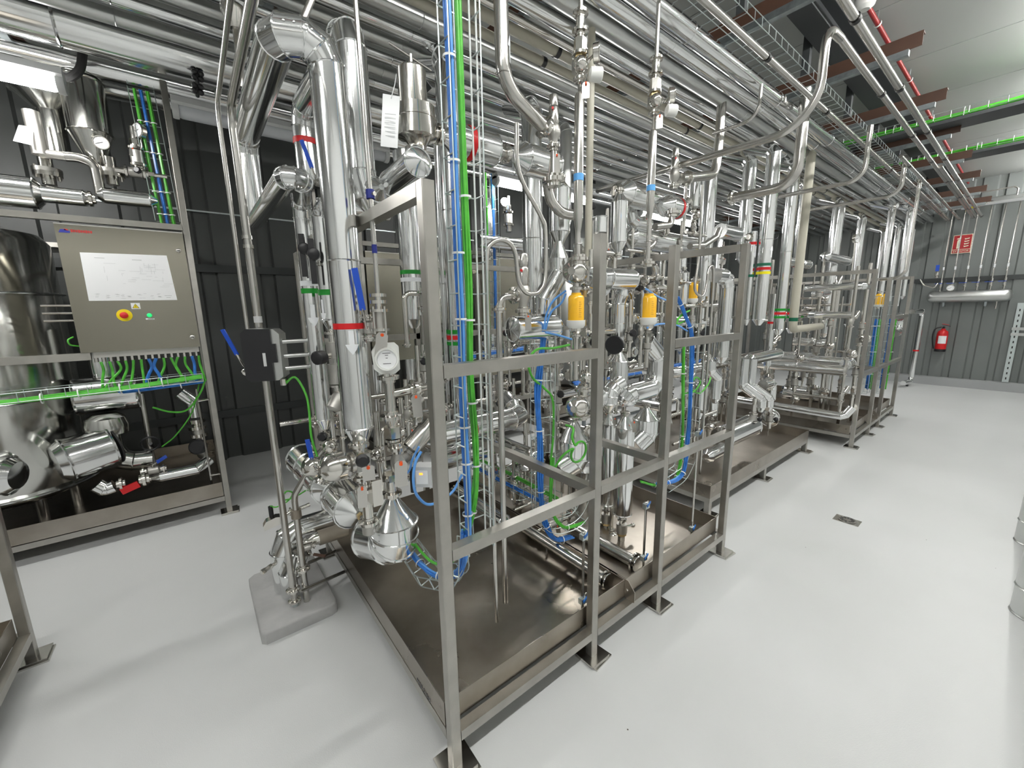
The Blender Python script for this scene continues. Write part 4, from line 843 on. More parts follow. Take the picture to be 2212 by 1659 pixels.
# ---------------------------------------------------------------- tall verticals behind
def tall(label, px, row, y, r, row_top, row_bot, bands=(), arrow=None, material='alu', to_rack=False, cap=True):
    P = A(px, row, y); b = zat(P, row_bot); tp = zat(P, row_top); pts = [b, tp]
    if to_rack: tp = V((P.x, P.y, 3.16)); pts = [b, V((P.x, P.y, 3.06)), V((P.x, P.y + .25, 3.17))]
    t = clad('tall_pipe', label, pts, r, seam=.8, cap0=('cone', .06, r * .35) if cap else None, material=material)
    for rw, mt in bands: tape(t, zat(P, rw), Zv, r, .026, mt)
    if arrow: flow_arrow(t, zat(P, arrow[0]), Zv * arrow[1], V((-.2, -1, 0)), r, .11, .05)
    return t
tall('tall clad pipe with green red green bands behind the blue cable run', 985, 600, 1.2, .074, 0, 985, ((716, 'tape_green'), (728, 'tape_red'), (740, 'tape_green')), to_rack=True)
tall('slim clad pipe left of the banded pipe behind the blue cables', 958, 600, 1.3, .024, 250, 930)
tall('clad pipe with green and white bands left of the corner post', 888, 590, 1.55, .070, 330, 690, ((589, 'tape_green'), (605, 'tape_white')))
tall('tall clad pipe reaching the rack behind the S-shaped tube', 1150, 500, 1.35, .076, 170, 760, to_rack=True)
tall('dull tall pipe behind the relief valve', 1222, 320, 1.45, .05, 282, 480, material='alu_dull', to_rack=True)
# bent big steel tube from the rack to the relief valve
ys = .42; t = pipe('relief_tube', 'wide bare steel tube bending down to the relief valve', [A(1080, -60, ys), A(1087, 185, ys), A(1172, 272, ys)], .0305, 'satin', br=.16, n=18, seg=10); t.clamp(A(1176, 275, ys), A(1172, 272, ys) - A(1087, 185, ys), .05)
flow_arrow(t, A(1086, 110, ys), Zv, V((.6, -1, 0)), .0305, .10, .03)
for row in (160,): t.u('weld_ring', 'ring', 'satin', A(1086.5, row, ys), Zv, .0305)
P = A(1196, 318, ys); safety_valve('steel relief valve with a red seal joined to the wide bent tube', P, .0235); Pn_ = zat(P, 395)
t = Thing('reducer_column', 'tapered steel reducer below the relief valve', 'fittings', Pn_); m = MB(); m.lathe([(.05, 0), (.05, .02), (.03, .022), (.026, .05), (.016, .13), (.016, P.z - Pn_.z)], Pn_, Zv, 18); t.m('reducer', m, 'polished'); t.clamp(Pn_ + Zv * .01, Zv, .055); tag_plate(t, A(1203, 332, .36), .03, .08)
# vessels with cones beside
def vessel(label, px, y, row_top, row_bot, rpx, cone_t=.06, cone_b=.06, material='alu', row=None):
    P = A(px, (row_top + row_bot) / 2, y); r = rpx / ppm(P); b, tp = zat(P, row_bot), zat(P, row_top)
    t = clad('clad_vessel', label, [b, tp], r, cap0=('cone', cone_b, r * .3) if cone_b else None, cap1=('cone', cone_t, r * .3) if cone_t else ('flat',), seam=1.5, cat='vessel', material=material, n=22)
    if cone_b: t.clamp(b - Zv * (cone_b + .012), Zv, r * .55)
    if cone_t: t.clamp(tp + Zv * (cone_t + .012), Zv, r * .55)
    return t
vessel('clad vessel with a funnel bottom below the relief valve', 1209, .65, 408, 502, 22.5, .05, .075)
vessel('clad vessel with cones at both ends right of the cream upright', 1337, .55, 437, 525, 18, .055, .06)
vessel('short clad canister standing on the second post', 1297, .30, 470, 503, 15, 0, 0)
vessel('small clad vessel with cone top behind the yellow bowls', 1337, .45, 780, 822, 19, .06, 0)
t = pipe('bent_tube', 'bare tube sweeping right under the relief valve column', [A(1182, 392, .5), A(1187, 432, .5), A(1212, 460, .5), A(1248, 466, .5)], .026, 'satin', br=.12, n=16, seg=8)
pipe('cream_upright', 'cream plastic pipe rising behind the gauge tube', [A(1268, 690, .62), V((A(1268, 690, .62).x, .62, 3.2))], .021, 'cream', n=14)
# ---------------------------------------------------------------- instrument tubes with gauges
def instrument(labels, px, y, rows, gpx, gy):
    P = A(px, rows['sleeve_top'], y); t = Thing('sleeved_tube', labels[0], 'pipe', zat(P, rows['bot'])); sb, st = zat(P, rows['sleeve_bot']), zat(P, rows['sleeve_top'])
    m = MB(); m.lathe([(.012, -.05), (.019, 0), (.021, .01), (.021, (st - sb).length), (.014, (st - sb).length + .012)], sb, Zv, 16); t.m('sleeve', m, 'satin'); m = MB(); m.cyl(zat(P, rows['bot']), sb, .0125, 12); t.m('lower_tube', m, 'satin')
    tape(t, zat(P, rows['tape']), Zv, .021, .028, 'tape_blue'); t.u('weld_ring', 'ring', 'satin', zat(P, rows['bot'] * .6 + rows['sleeve_bot'] * .4), Zv, .02)
    m = MB(); m.cyl(st, zat(P, rows['stack_bot']), .007, 8); t.m('upper_tube', m, 'polished'); t.clamp(zat(P, rows['bot']), Zv, .04)
    q = zat(P, rows['stack_bot']); t2 = Thing('valve_stack', labels[1], 'valve', q)
    H = (zat(P, rows['stack_top']) - q).length; u = H / 10
    e = nut_stack(t2, q, Zv, [(.028, u * .7, 'polished', 'clamp'), (.016, u * .6, 'polished', 'tube'), (.034, u * 1.3, 'cast', 'valve_body'), (.026, u * .5, 'bronze', 'nut'), (.034, u * .6, 'polished', 'clamp'), (.027, u * 1.6, 'polished', 'nut'), (.018, u * .6, 'polished', 'tube'), (.034, u * .6, 'polished', 'clamp'), (.018, u * 1.6, 'satin', 'tube'), (.032, u * .6, 'polished', 'clamp')])
    m = MB(); m.cyl(e, V((e.x, e.y, 3.22)), .010, 10); t2.m('riser_tube', m, 'satin')
    mid = q + Zv * u * 1.8; m = MB(); m.sphere(mid + V((-.02, -.02, 0)), .03, 16, 10); t2.m('regulator_bulb', m, 'polished')
    G = A(gpx[0], gpx[1], gy); m = MB(); m.cyl(mid, G + V((-.02, .03, -.02)), .009, 8); t2.m('branch', m, 'polished'); tag_plate(t2, q + V((.005, -.03, -.01)), .03, .06)
    K = A(gpx[0] + gpx[2], gpx[1] + gpx[3], gy); m = MB(); m.lathe([(.016, -.03), (.026, -.025), (.028, .02), (.024, .024)], K, V((.75, -.55, -.05)), 16); m2 = t2.m('white_cap', m, 'white_plastic')
    gauge(labels[2], G, V((.62, -.78, .05)), .037, stem=V((-.5, .45, -.6)).normalized(), sl=.01)
instrument(['sleeved steel tube with light blue tape, left of the two', 'clamped valve stack at the top of the left sleeved tube', 'large round gauge on the left valve stack under the rack'], 1252, .22, dict(bot=560, sleeve_bot=478, sleeve_top=208, tape=384, stack_bot=178, stack_top=0), (1293, 113, -5, 48), .16)
instrument(['sleeved steel tube with light blue tape, right of the two', 'clamped valve stack at the top of the right sleeved tube', 'round gauge on the right valve stack'], 1411, .22, dict(bot=568, sleeve_bot=452, sleeve_top=287, tape=407, stack_bot=248, stack_top=104), (1455, 205, -4, 34), .16)
# ================================================================ nearest skid: middle and right
# S-shaped vent tube and its neighbour
ys = .20
pp = [(1116, 266), (1121, 372), (1168, 466), (1178, 500), (1178, 597), (1166, 628), (1150, 635), (1134, 630), (1120, 605), (1114, 552), (1103, 527), (1082, 518), (1061, 527), (1052, 550), (1052, 640), (1056, 820), (1063, 1100), (1074, 1425)]
C = [A(a, b, ys) for a, b in pp]; b0 = C[-1]
C = C[:13] + [C[13], C[14], V((C[14].x + .002, ys, C[15].z)), V((C[14].x + .004, ys, .30))]
t = Thing('s_tube', 'thin bare tube bent into an S and running down to the tray', 'pipe', C[-1]); m = MB(); m.tube(smooth_curve(C, 6), .0092, 10); t.m('tube', m, 'satin')
ys = .30; P = A(1078, 690, ys); t = pipe('drain_tube', 'bare drain tube with a top elbow beside the S-shaped tube', [A(1106, 640, ys), A(1085, 641, ys), A(1077, 665, ys), V((P.x, ys, .27))], .0135, 'satin', br=.045); t.clamp(A(1078, 668, ys), Zv, .03); t.clamp(A(1110, 638, ys), Xv, .036)
# relief valve body in the middle
P = A(1131, 672, .48); safety_valve('steel relief valve standing on the cone-capped cylinder', P, .029); 
# clad dogleg ending in the cone-capped cylinder
Pa = A(1206, 560, .55); t = clad('clad_dogleg', 'clad pipe with a slanting dogleg behind the blue hoses', [Pa, zat(Pa, 592), A(1172, 650, .55), zat(A(1172, 650, .55), 678)], .056, br=.05, cap0=('cone', .09, .02), seam=.5, screws=True)
P = A(1197, 706, .52); t = clad('clad_cylinder', 'lying clad cylinder with faceted cone cap under the middle relief valve', [slide(P, 'x', px=1108), P], .063, cap0=('cone', .02, .003), cap1=('cone', .05, .03), seam=.8, n=24); tag_plate(t, A(1141, 680, .42), .03, .075)
P = A(1186, 735, .55); vessel('small inverted clad cone below the cone-capped cylinder', 1186, .55, 734, 742, 15, 0, .05)
# dome valves
valve_dome('round steel dome valve with red dot above the left yellow bowl', A(1254, 592, .40), (-1, -.5, .03), .062, stem=(0, 0, 1), L=.95)
valve_dome('round steel dome valve with red dot in the middle of the skid', A(1258, 870, .40), (-1, -.5, .0), .062, stem=(0, 0, 1), L=.95)
valve_dome('small steel dome valve behind the inner cable tray', A(1165, 974, .75), (-1, -.5, .0), .055, stem=(0, 0, 1), L=.9)
valve_dome('steel dome valve lying under the cream pipe', A(1175, 830, 1.05), (-1, -.1, .05), .06, stem=(0, .3, 1), L=1.1)
for k, (px, py, y) in enumerate(((1288, 600, .42), (1290, 860, .42), (1297, 620, .5))):
    P = A(px, py, y); clad('clad_cone', ['clad cone right of the upper dome valve', 'clad cone right of the middle dome valve', 'short clad cone hidden behind the second post'][k], [P, P + V((.12, .10, 0))], .058, cap0=('cone', .05, .02), seam=1, cat='pipe')
# yellow bowls
for k, (px, rb, rt, y, hw) in enumerate(((1244, 692, 636, .30, 17.5), (1400, 686, 637, .36, 16.5), (1497, 645, 612, .62, 9))):
    P = A(px, rb, y); r_ = hw / ppm(P); h_ = zat(P, rt).z - P.z
    t = sight_glass(['yellow graduated filter bowl left of the second post', 'yellow graduated filter bowl left of the third post', 'small yellow filter bowl behind the S-shaped tube at the right'][k], P, r_, h_)
    e = V((1, 0, 0)); q = P + V((r_ * 1.5, 0, h_ * .9)); t.u('bronze_fitting', 'cyl', 'bronze', q, Zv, .012, .03); t.u('bronze_fitting', 'cyl', 'bronze', P + V((r_ * 1.5, 0, -.03)), Zv, .012, .03)
    m = MB(); m.cyl(P + V((0, 0, h_ * 1.2)), P + V((.07, .02, h_ * 1.2)), .012, 10); t.m('side_port', m, 'polished'); t.clamp(P + V((.08, .02, h_ * 1.2)), Xv, .03)
    q = nut_stack(t, P - Zv * r_ * 1.6, -Zv, [(.03, .02, 'polished', 'clamp'), (.015, .06, 'polished', 'tube'), (.024, .03, 'cast', 'valve_body'), (.03, .02, 'polished', 'clamp'), (.014, .10, 'polished', 'tube')])
# cylinders along the top right
P = A(1312, 602, .40); t = clad('clad_cylinder', 'lying clad cylinder with a cone end right of the second post', [P, slide(P, 'x', px=1363)], .057, cap1=('cone', .07, .015), cap0=('flat',), seam=1); t.clamp(slide(P, 'x', px=1393), Xv, .03)
P = A(1337, 655, .45); t = clad('clad_cylinder', 'upright clad cylinder with cone lid below the lying cylinder', [zat(P, 742), zat(P, 655), P + V((.0, -.02, .055))], .04, cap1=('cone', .05, .02), seam=.12)
P = A(1328, 745, .36); t = Thing('handwheel_valve', 'black handwheel disc on a valve left of the third post', 'valve', P); e = V((-.93, -.37, 0)); m = MB(); m.lathe([(.012, 0), (.05, .004), (.054, .01), (.05, .016), (.012, .014)], P, e, 24); t.m('handwheel', m, 'black'); nut_stack(t, P, -e, [(.01, .04, 'polished', 'tube'), (.024, .03, 'bronze', 'nut'), (.02, .05, 'cast', 'valve_body')])
# horseshoe of clad gores
y_ = .40; P = A(1397, 748, y_); q = [A(1385, 742, y_), A(1408, 756, y_), A(1420, 790, y_), A(1420, 838, y_), A(1345, 838, y_), A(1336, 856, y_ - .01)]
t = clad('clad_horseshoe', 'clad pipe with a big mitred horseshoe bend left of the third post', [A(1392, 735, y_), A(1420, 768, y_), zat(A(1420, 768, y_), 836), slide(zat(A(1420, 768, y_), 836), 'x', px=1352) + V((0, -.02, 0)), zat(slide(zat(A(1420, 768, y_), 836), 'x', px=1352), 862)], .062, br=.075, cap0=('flat',), cap1=('cone', .05, .018), seam=.4, screws=True, step=45)
P = A(1316, 868, .42); t = clad('clad_elbow', 'clad elbow partly behind the second post next to the horseshoe bend', [P - Zv * .01, P + Zv * .07, P + V((.10, 0, .10))], .05, br=.05, cap0=('cone', .05, .016), seam=.4, screws=True)
P = A(1395, 905, .50); t = clad('cone_drum', 'clad cone-topped drum under the horseshoe bend', [P, zat(P, 936), zat(P, 936) + V((-.10, .03, -.07))], .086, br=.06, cap0=('cone', .085, .018), cap1=('flat',), seam=.4, cat='vessel'); t.clamp(P + Zv * .10, Zv, .03)
# slender upright cylinders with drain valves
for k, (px, y, rt, rb, hw) in enumerate(((1348, .38, 922, 1108, 20), (1313, .55, 915, 1088, 14))):
    P = A(px, 1000, y); r_ = hw / ppm(P); b, tp = zat(P, rb), zat(P, rt)
    t = clad('slim_vessel', ['slim upright clad cylinder with cone ends, the nearer one', 'slim upright clad cylinder with cone ends, the farther one'][k], [b, tp], r_, cap0=('cone', .035, .015), cap1=('cone', .07, .014), seam=2, cat='vessel'); tag_plate(t, tp + V((0, -r_ - .005, .05)), .03, .07, 0)
    t.clamp(tp + Zv * .085, Zv, .03)
    t2 = Thing('drain_valve', ['stacked drain valve under the nearer slim cylinder', 'stacked drain valve under the farther slim cylinder'][k], 'valve', b - Zv * .30)
    q = nut_stack(t2, b - Zv * .035, -Zv, [(.03, .02, 'polished', 'clamp'), (.018, .02, 'polished', 'tube'), (.034, .06, 'cast', 'valve_body'), (.03, .018, 'bronze', 'nut'), (.022, .05, 'satin', 'tube'), (.03, .02, 'polished', 'clamp'), (.018, .05, 'polished', 'tube')])
    m = MB(); m.cyl(b - Zv * .10, b + V((.09, -.02, -.11)), .008, 8); t2.m('lever', m, 'polished'); m = MB(); m.sphere(b + V((.09, -.02, -.11)), .016, 12, 8); t2.m('lever_ball', m, 'polished')
# drain manifolds pointing at the aisle
for k, (px, py, rr) in enumerate(((1308, 1252, .031), (1372, 1215, .036))):
    P = A(px, py, .13 if k == 0 else .16); Lb = .75 if k == 0 else .5; t = pipe('drain_manifold', ['lying drain manifold with clamped blind end, the nearer one', 'lying drain manifold with clamped blind end, the farther one'][k], [P + V((-.02, Lb, .02)), P], rr, 'satin', n=18)
    ax = V((0, -1, 0)); c = t.u('end_clamp', 'ferrule', 'polished', P, ax, rr * 1.6, rr * .6); m = MB(); m.lathe([(rr * 1.35, 0), (rr * 1.35, .006), (rr * .2, .008)], P + ax * rr * .5, ax, 22); t.m('blind_cap', m, 'alu'); m = MB(); m.cyl(P + V((0, 0, rr * 1.5)), P + V((.0, 0, rr * 2.4)), .008, 8); t.m('clamp_bolt', m, 'polished', c)
    for s in (.2, .45): m = MB(); m.cyl(P + V((0, s, -rr)), V((P.x, P.y + s, ZB + .008)), .007, 8); t.m('support_leg', m, 'satin')
pipe('trace_tube', 'thin tube lying across the tray under the curved cable tray', [A(1175, 1165, .9), A(1230, 1195, .62), A(1262, 1225, .40)], .011, 'satin')
# thin rods with blue toggle clamps in front of the tray wall
for k, (px, rt, rb, y) in enumerate(((1261, 1150, 1290, .09), (1396, 1085, 1205, .10), (1509, 930, 1150, .085))):
    P = A(px, rt, y); t = Thing('support_rod', ['thin upright rod with toggle clamps beside the second post', 'thin upright rod with toggle clamps beside the third post', 'thin upright rod with toggle clamps left of the last post'][k], 'rod', V((P.x, y, ZB + .01))); zb_ = ZB + .012
    m = MB(); m.cyl(V((P.x, y, zb_)), P, .0065, 8); t.m('rod', m, 'satin')
    for zz in ((P.z - .02), zb_ + .09):
        c = V((P.x, y, zz)); m = MB(); m.obox(c, (.018, 0, 0), (0, .012, 0), (0, 0, .014)); o = t.m('toggle_clamp', m, 'galv'); m = MB(); m.obox(c + V((.006, -.014, .012)), (.02, .004, .006), (0, .003, 0), (0, 0, .005)); t.m('clamp_lever', m, 'cable_blue', o); m = MB(); m.cyl(c, c + V((.05, .02, 0)), .006, 6); t.m('clamp_bolt', m, 'polished', o)
P = A(1070, 1150, .30); t = Thing('rod_clamp', 'blue toggle clamp on the tubes behind the low rail', 'clamp', P); m = MB(); m.obox(P, (.03, .01, .0), (0, .02, 0), (0, 0, .02)); t.m('body', m, 'galv'); m = MB(); m.obox(P + V((0, -.024, .012)), (.032, 0, .01), (0, .003, 0), (0, 0, .006)); t.m('lever', m, 'cable_blue')
# ---------------------------------------------------------------- inner horizontal pipes
P = A(925, 945, .95); Q = slide(P, 'x', px=1128); t = clad('clad_pipe', 'long clad pipe with red band crossing behind the green cables', [P, Q, Q + V((.03, .22, .07))], .072, br=.12, seam=.5, cap0=('cone', .05, .03), cap1=('flat',)); tape(t, slide(P, 'x', px=1016), Xv, .072, .025, 'tape_red')
P = A(925, 1000, 1.1); Q = slide(P, 'x', px=1060); clad('clad_pipe', 'clad pipe crossing low behind the blue cables', [P, Q], .07, cap1=('cone', .05, .03), seam=.6)
P = A(1150, 985, .85); Q = slide(P, 'y', px=1010); clad('clad_pipe', 'clad pipe running front to back behind the two drain tubes', [P, Q], .05, cap0=('cone', .05, .02), seam=.6)
P = A(985, 812, 1.45); pipe('cream_pipe', 'cream plastic pipe crossing behind the mid rail', [P, slide(P, 'x', px=1185)], .034, 'cream', n=16)
P = A(1090, 1130, .9); Q = slide(P, 'y', px=985); clad('clad_pipe', 'clad pipe lying low over the tray behind the drain tubes', [P, Q], .055, cap0=('cone', .05, .02), seam=.6)
P = A(1175, 860, .85); vessel('clad vessel behind the inner wire tray', 1180, .85, 800, 850, 25, 0, .06)
P = A(1240, 950, .55); t = clad('cone_drum', 'clad cone-topped drum behind the green cable loop', [P, zat(P, 990), zat(P, 990) + V((-.10, .04, -.05))], .092, br=.06, cap0=('cone', .12, .018), cap1=('flat',), seam=.4, cat='vessel', screws=True); t.clamp(P + Zv * .13, Zv, .034)
vessel('upright clad cylinder behind the second post low down', 1262, .85, 1010, 1110, 30, 0, .05)
vessel('upright clad cylinder low down left of the inner tray', 1120, 1.15, 1010, 1070, 24, .04, .05)
# electric actuator with lit readout
P = A(918, 1025, .45); t = Thing('actuator_display', 'grey control head with a small orange lit readout', 'controller', P - Zv * .06); s_ = V((.75, -.66, 0)).normalized(); e = V((-.66, -.75, 0)).normalized()
m = MB(); m.obox(P, s_ * .035, e * .03, Zv * .045); t.m('housing', m, 'grey_plastic'); m = MB(); m.obox(P + e * .031 - s_ * .005, s_ * .025, e * .001, Zv * .03); t.m('panel', m, 'tape_white'); m = MB(); m.obox(P + e * .0325 - s_ * .008 + Zv * .016, s_ * .007, e * .0006, Zv * .004); t.m('readout', m, 'led_orange')
m = MB(); m.cyl(P - s_ * .055 + Zv * .03, P - s_ * .055 - Zv * .08, .012, 10); t.m('plug', m, 'black')
hose('air_hose', 'light blue hose looping from the grey control head behind the corner post', [A(910, 975, .40), A(897, 1000, .40), A(893, 1040, .40), A(902, 1072, .42), A(930, 1090, .44), A(975, 1065, .46), A(998, 1025, .46)], .006, 'cable_lightblue')
hose('air_hose', 'light blue hose from the slanted actuator to the tag below', [A(905, 965, .42), A(890, 995, .45), A(885, 1015, .48), A(870, 1030, .5)], .005, 'cable_lightblue')
# ---------------------------------------------------------------- cable runs
def vtray(label, px0, row0, row1, y, w, h, px1=None, up=(0, -1, 0), name='wire_cable_tray'):
    a = A(px0, row0, y); b = zat(a, row1); return wire_tray(label, [a, b], w, h, up, step=.105, nl=3)
a = A(1000, 560, .17); wire_tray('wire cable tray standing upright behind the corner post', [V((a.x, .17, 3.2)), V((a.x, .17, zat(a, 1175).z))], .115, .06, (0, -1, 0), step=.105, nl=3)
xb = A(990, 600, .13); xg = A(1011, 600, .12)
zz = lambda P, row: zat(P, row).z
bundle('cable_bundle', 'thick bundle of blue cables running up beside the corner post', [V((xb.x - .003, .13, 3.2)), V((xb.x, .13, zz(xb, 250))), V((xb.x + .005, .13, zz(xb, 600))), V((xb.x, .13, zz(xb, 800))), V((xb.x + .003, .13, zz(xb, 1000))), V((xb.x - .002, .13, zz(xb, 1180)))], 'cable_blue', 7, .012, .0052, ties=9, alt='cable_lightblue')
bundle('cable_bundle', 'thick bundle of bright green cables hanging from the rack to the low rail', [V((xg.x - .004, .12, 3.2)), V((xg.x, .12, zz(xg, 250))), V((xg.x + .002, .12, zz(xg, 600))), V((xg.x - .002, .12, zz(xg, 800))), V((xg.x + .012, .13, zz(xg, 960))), V((xg.x + .012, .14, zz(xg, 1070))), V((xg.x - .03, .16, zz(xg, 1165)))], 'cable_green', 7, .0115, .0048, ties=6)
for k, (px, y) in enumerate(((1028, .14), (1041, .14))):
    a = A(px, 500, y); m = MB(); m.cyl(V((a.x, y, 3.2)), zat(a, 1150), .0032, 6); single('tray_wire', ['white plastic covered wire right of the green cables, left one', 'white plastic covered wire right of the green cables, right one'][k], 'wire', m, 'cable_white')
# lower sweep of the blue run around the corner to the left
cc = [A(1002, 1150, .14), A(1001, 1215, .16), A(985, 1240, .22), A(950, 1245, .32), A(915, 1225, .42), A(885, 1185, .60), A(865, 1150, .8)]
bundle('cable_bundle', 'blue cables sweeping left behind the foot of the corner post', cc, 'cable_blue', 6, .013, .005, ties=5, alt='cable_lightblue')
wire_tray('curved wire tray carrying the blue cables behind the corner post', [A(1003, 1180, .16) , A(1000, 1262, .18), A(930, 1250, .40), A(870, 1165, .80)], .10, .05, (-.3, .3, 1), step=.09, nl=3)
hose('signal_cable', 'green cable beside the blue sweep behind the corner post', [A(1010, 1160, .16), A(975, 1215, .22), A(935, 1215, .35), A(900, 1180, .5), A(880, 1150, .62)], .006, 'cable_green')
# inner upright tray with blue and green
a = A(1168, 900, .55); wire_tray('inner upright wire tray with blue hoses behind the mid rail', [zat(a, 700), zat(a, 1090), zat(a, 1090) + V((.06, -.02, -.12)), zat(a, 1090) + V((.24, -.04, -.13)), zat(a, 1090) + V((.30, -.05, -.02))], .12, .06, (-.3, -.9, 0), step=.1, nl=3)
bundle('cable_bundle', 'blue hoses dropping through the inner upright tray', [A(1180, 690, .50), A(1168, 780, .50), A(1161, 850, .50), A(1166, 950, .50), A(1168, 1060, .50), A(1176, 1125, .50), A(1200, 1165, .49), A(1235, 1160, .48)], 'cable_blue', 5, .014, .0065, ties=6)
hose('air_hose', 'pair of light blue hoses curving up to the upper dome valve', [A(1176, 712, .45), A(1180, 680, .45), A(1195, 650, .42), A(1222, 628, .40)], .0055, 'cable_lightblue')
hose('air_hose', 'light blue hose arching just right of the hose pair', [A(1178, 712, .45), A(1190, 675, .43), A(1212, 655, .41), A(1222, 634, .40)], .0055, 'cable_lightblue')
hose('air_hose', 'light blue hose leading right below the left yellow bowl', [A(1178, 718, .45), A(1205, 724, .44), A(1235, 733, .42)], .0055, 'cable_lightblue')
hose('signal_cable', 'green cable entering the inner tray from the mid rail', [A(1230, 745, .45), A(1195, 752, .46), A(1160, 755, .46), A(1142, 780, .46), A(1150, 815, .48), A(1175, 838, .5), A(1194, 865, .5), A(1195, 940, .5), A(1190, 1000, .5), A(1189, 1085, .5)], .0065, 'cable_green')
bundle('cable_bundle', 'green cables dropping beside the inner blue hoses', [A(1197, 990, .49), A(1192, 1030, .49), A(1190, 1085, .49), A(1200, 1120, .48), A(1225, 1140, .47), A(1262, 1128, .46)], 'cable_green', 4, .01, .005, ties=3)
cL = A(1250, 976, .34); m = MB(); L_ = [cL + V((math.cos(g), -.1 * math.sin(g), math.sin(g))) * .058 for g in [2.6 + k * .42 for k in range(15)]]
m.tube(smooth_curve([A(1196, 1015, .36), A(1215, 985, .35)] + L_ + [A(1236, 945, .34), A(1238, 925, .36), A(1222, 918, .4)], 4), .0065, 8); single('signal_cable', 'bright green cable coiled into a loop in front of the drum', 'cable', m, 'cable_green')
# low tray running front to back
P = A(1196, 1092, .60); Q = slide(P, 'y', px=1005); wire_tray('wire tray running back low down with green and blue cables', [P, Q], .14, .06, (0, 0, 1), step=.1, nl=4)
bundle('cable_bundle', 'green cables lying in the low tray that runs back', [P + V((.03, 0, .04)), (P + Q) / 2 + V((.03, 0, .045)), Q + V((.03, 0, .04))], 'cable_green', 5, .018, .0055, ties=3)
bundle('cable_bundle', 'blue cables lying in the low tray that runs back', [P + V((-.05, 0, .02)), (P + Q) / 2 + V((-.05, 0, .02)), Q + V((-.05, 0, .02))], 'cable_blue', 5, .018, .0055, ties=3)
# right bay: tray, blue and green
a = A(1487, 850, .40); wire_tray('upright wire tray in the right bay of the nearest skid', [zat(a, 700), zat(a, 985), zat(a, 985) + V((-.10, 0, -.10)), zat(a, 985) + V((-.30, 0, -.12))], .12, .06, (-.2, -.9, 0), step=.1, nl=3)
bundle('cable_bundle', 'blue hoses in the right bay running down past the last rail', [A(1462, 640, .34), A(1480, 680, .34), A(1494, 730, .34), A(1492, 850, .34), A(1484, 960, .34), A(1478, 1015, .34), A(1455, 1040, .34), A(1420, 1045, .36)], 'cable_blue', 5, .013, .006, ties=6, alt='cable_lightblue')
bundle('cable_bundle', 'green cables in the right bay beside the blue hoses', [A(1478, 740, .36), A(1476, 850, .36), A(1474, 960, .36), A(1462, 1030, .36), A(1420, 1048, .38), A(1385, 1040, .4)], 'cable_green', 4, .010, .005, ties=4)
hose('signal_cable', 'bright green cable tangle just right of the third post', [A(1462, 690, .36), A(1480, 676, .36), A(1488, 672, .36), A(1470, 682, .36), A(1463, 700, .36), A(1485, 690, .36)], .006, 'cable_green')
hose('signal_cable', 'green cable loop in the right bay above the low rail', [A(1478, 850, .36), A(1500, 845, .36), A(1513, 825, .36), A(1503, 815, .36), A(1492, 835, .36), A(1510, 850, .37), A(1530, 830, .38), A(1535, 815, .4)], .0055, 'cable_green')
hose('air_hose', 'light blue hose from the right yellow bowl behind the third post', [A(1395, 624, .34), A(1420, 640, .34), A(1445, 650, .36), A(1470, 655, .36), A(1485, 690, .35)], .0055, 'cable_lightblue')
hose('air_hose', 'light blue hose with white marker below the right yellow bowl', [A(1398, 708, .34), A(1425, 700, .34), A(1460, 702, .35), A(1485, 715, .35)], .0055, 'cable_lightblue')
# S tube at the right, clad elbow
ys = .45; pp = [(1517, 400), (1514, 470), (1509, 560), (1501, 615), (1504, 632), (1514, 640), (1522, 632), (1527, 610), (1529, 590), (1533, 577), (1540, 576), (1541, 590), (1539, 640), (1535, 720), (1527, 900), (1522, 1000)]
C = [A(a, b, ys) for a, b in pp]; C = C[:13] + [V((C[12].x, ys, zz(C[12], 760))), V((C[12].x, ys, zz(C[12], 900))), V((C[12].x, ys, .28))]
t = Thing('s_tube', 'thin bare tube bent into an S in the right bay', 'pipe', C[-1]); m = MB(); m.tube(smooth_curve(C, 6), .0095, 10); t.m('tube', m, 'satin')
P = A(1545, 595, .62); t = clad('clad_elbow', 'clad elbow turning down inside the right bay', [P, slide(P, 'x', px=1572), zat(slide(P, 'x', px=1572), 770)], .060, br=.09, cap1=('cone', .06, .02), seam=.45, screws=True); flow_arrow(t, zat(slide(P, 'x', px=1572), 700), -Zv, V((.2, -1, 0)), .06, .1, .05)
P = A(1535, 780, .7); clad('clad_elbow', 'clad pipe with double bend low in the right bay', [P, zat(P, 800), A(1548, 815, .7), zat(A(1548, 815, .7), 860)], .05, br=.05, seam=.4, screws=True, cap0=('cone', .04, .02), cap1=('cone', .05, .02))
for k, (px, y, rt, rb, hw) in enumerate(((1512, .75, 830, 900, 14), (1540, .8, 822, 895, 12), (1475, .9, 590, 660, 12))): vessel(['upright clad pipe with arrow low in the right bay, left one', 'upright clad pipe low in the right bay, right one', 'dull upright canister behind the third post'][k], px, y, rt, rb, hw, .03, .04)
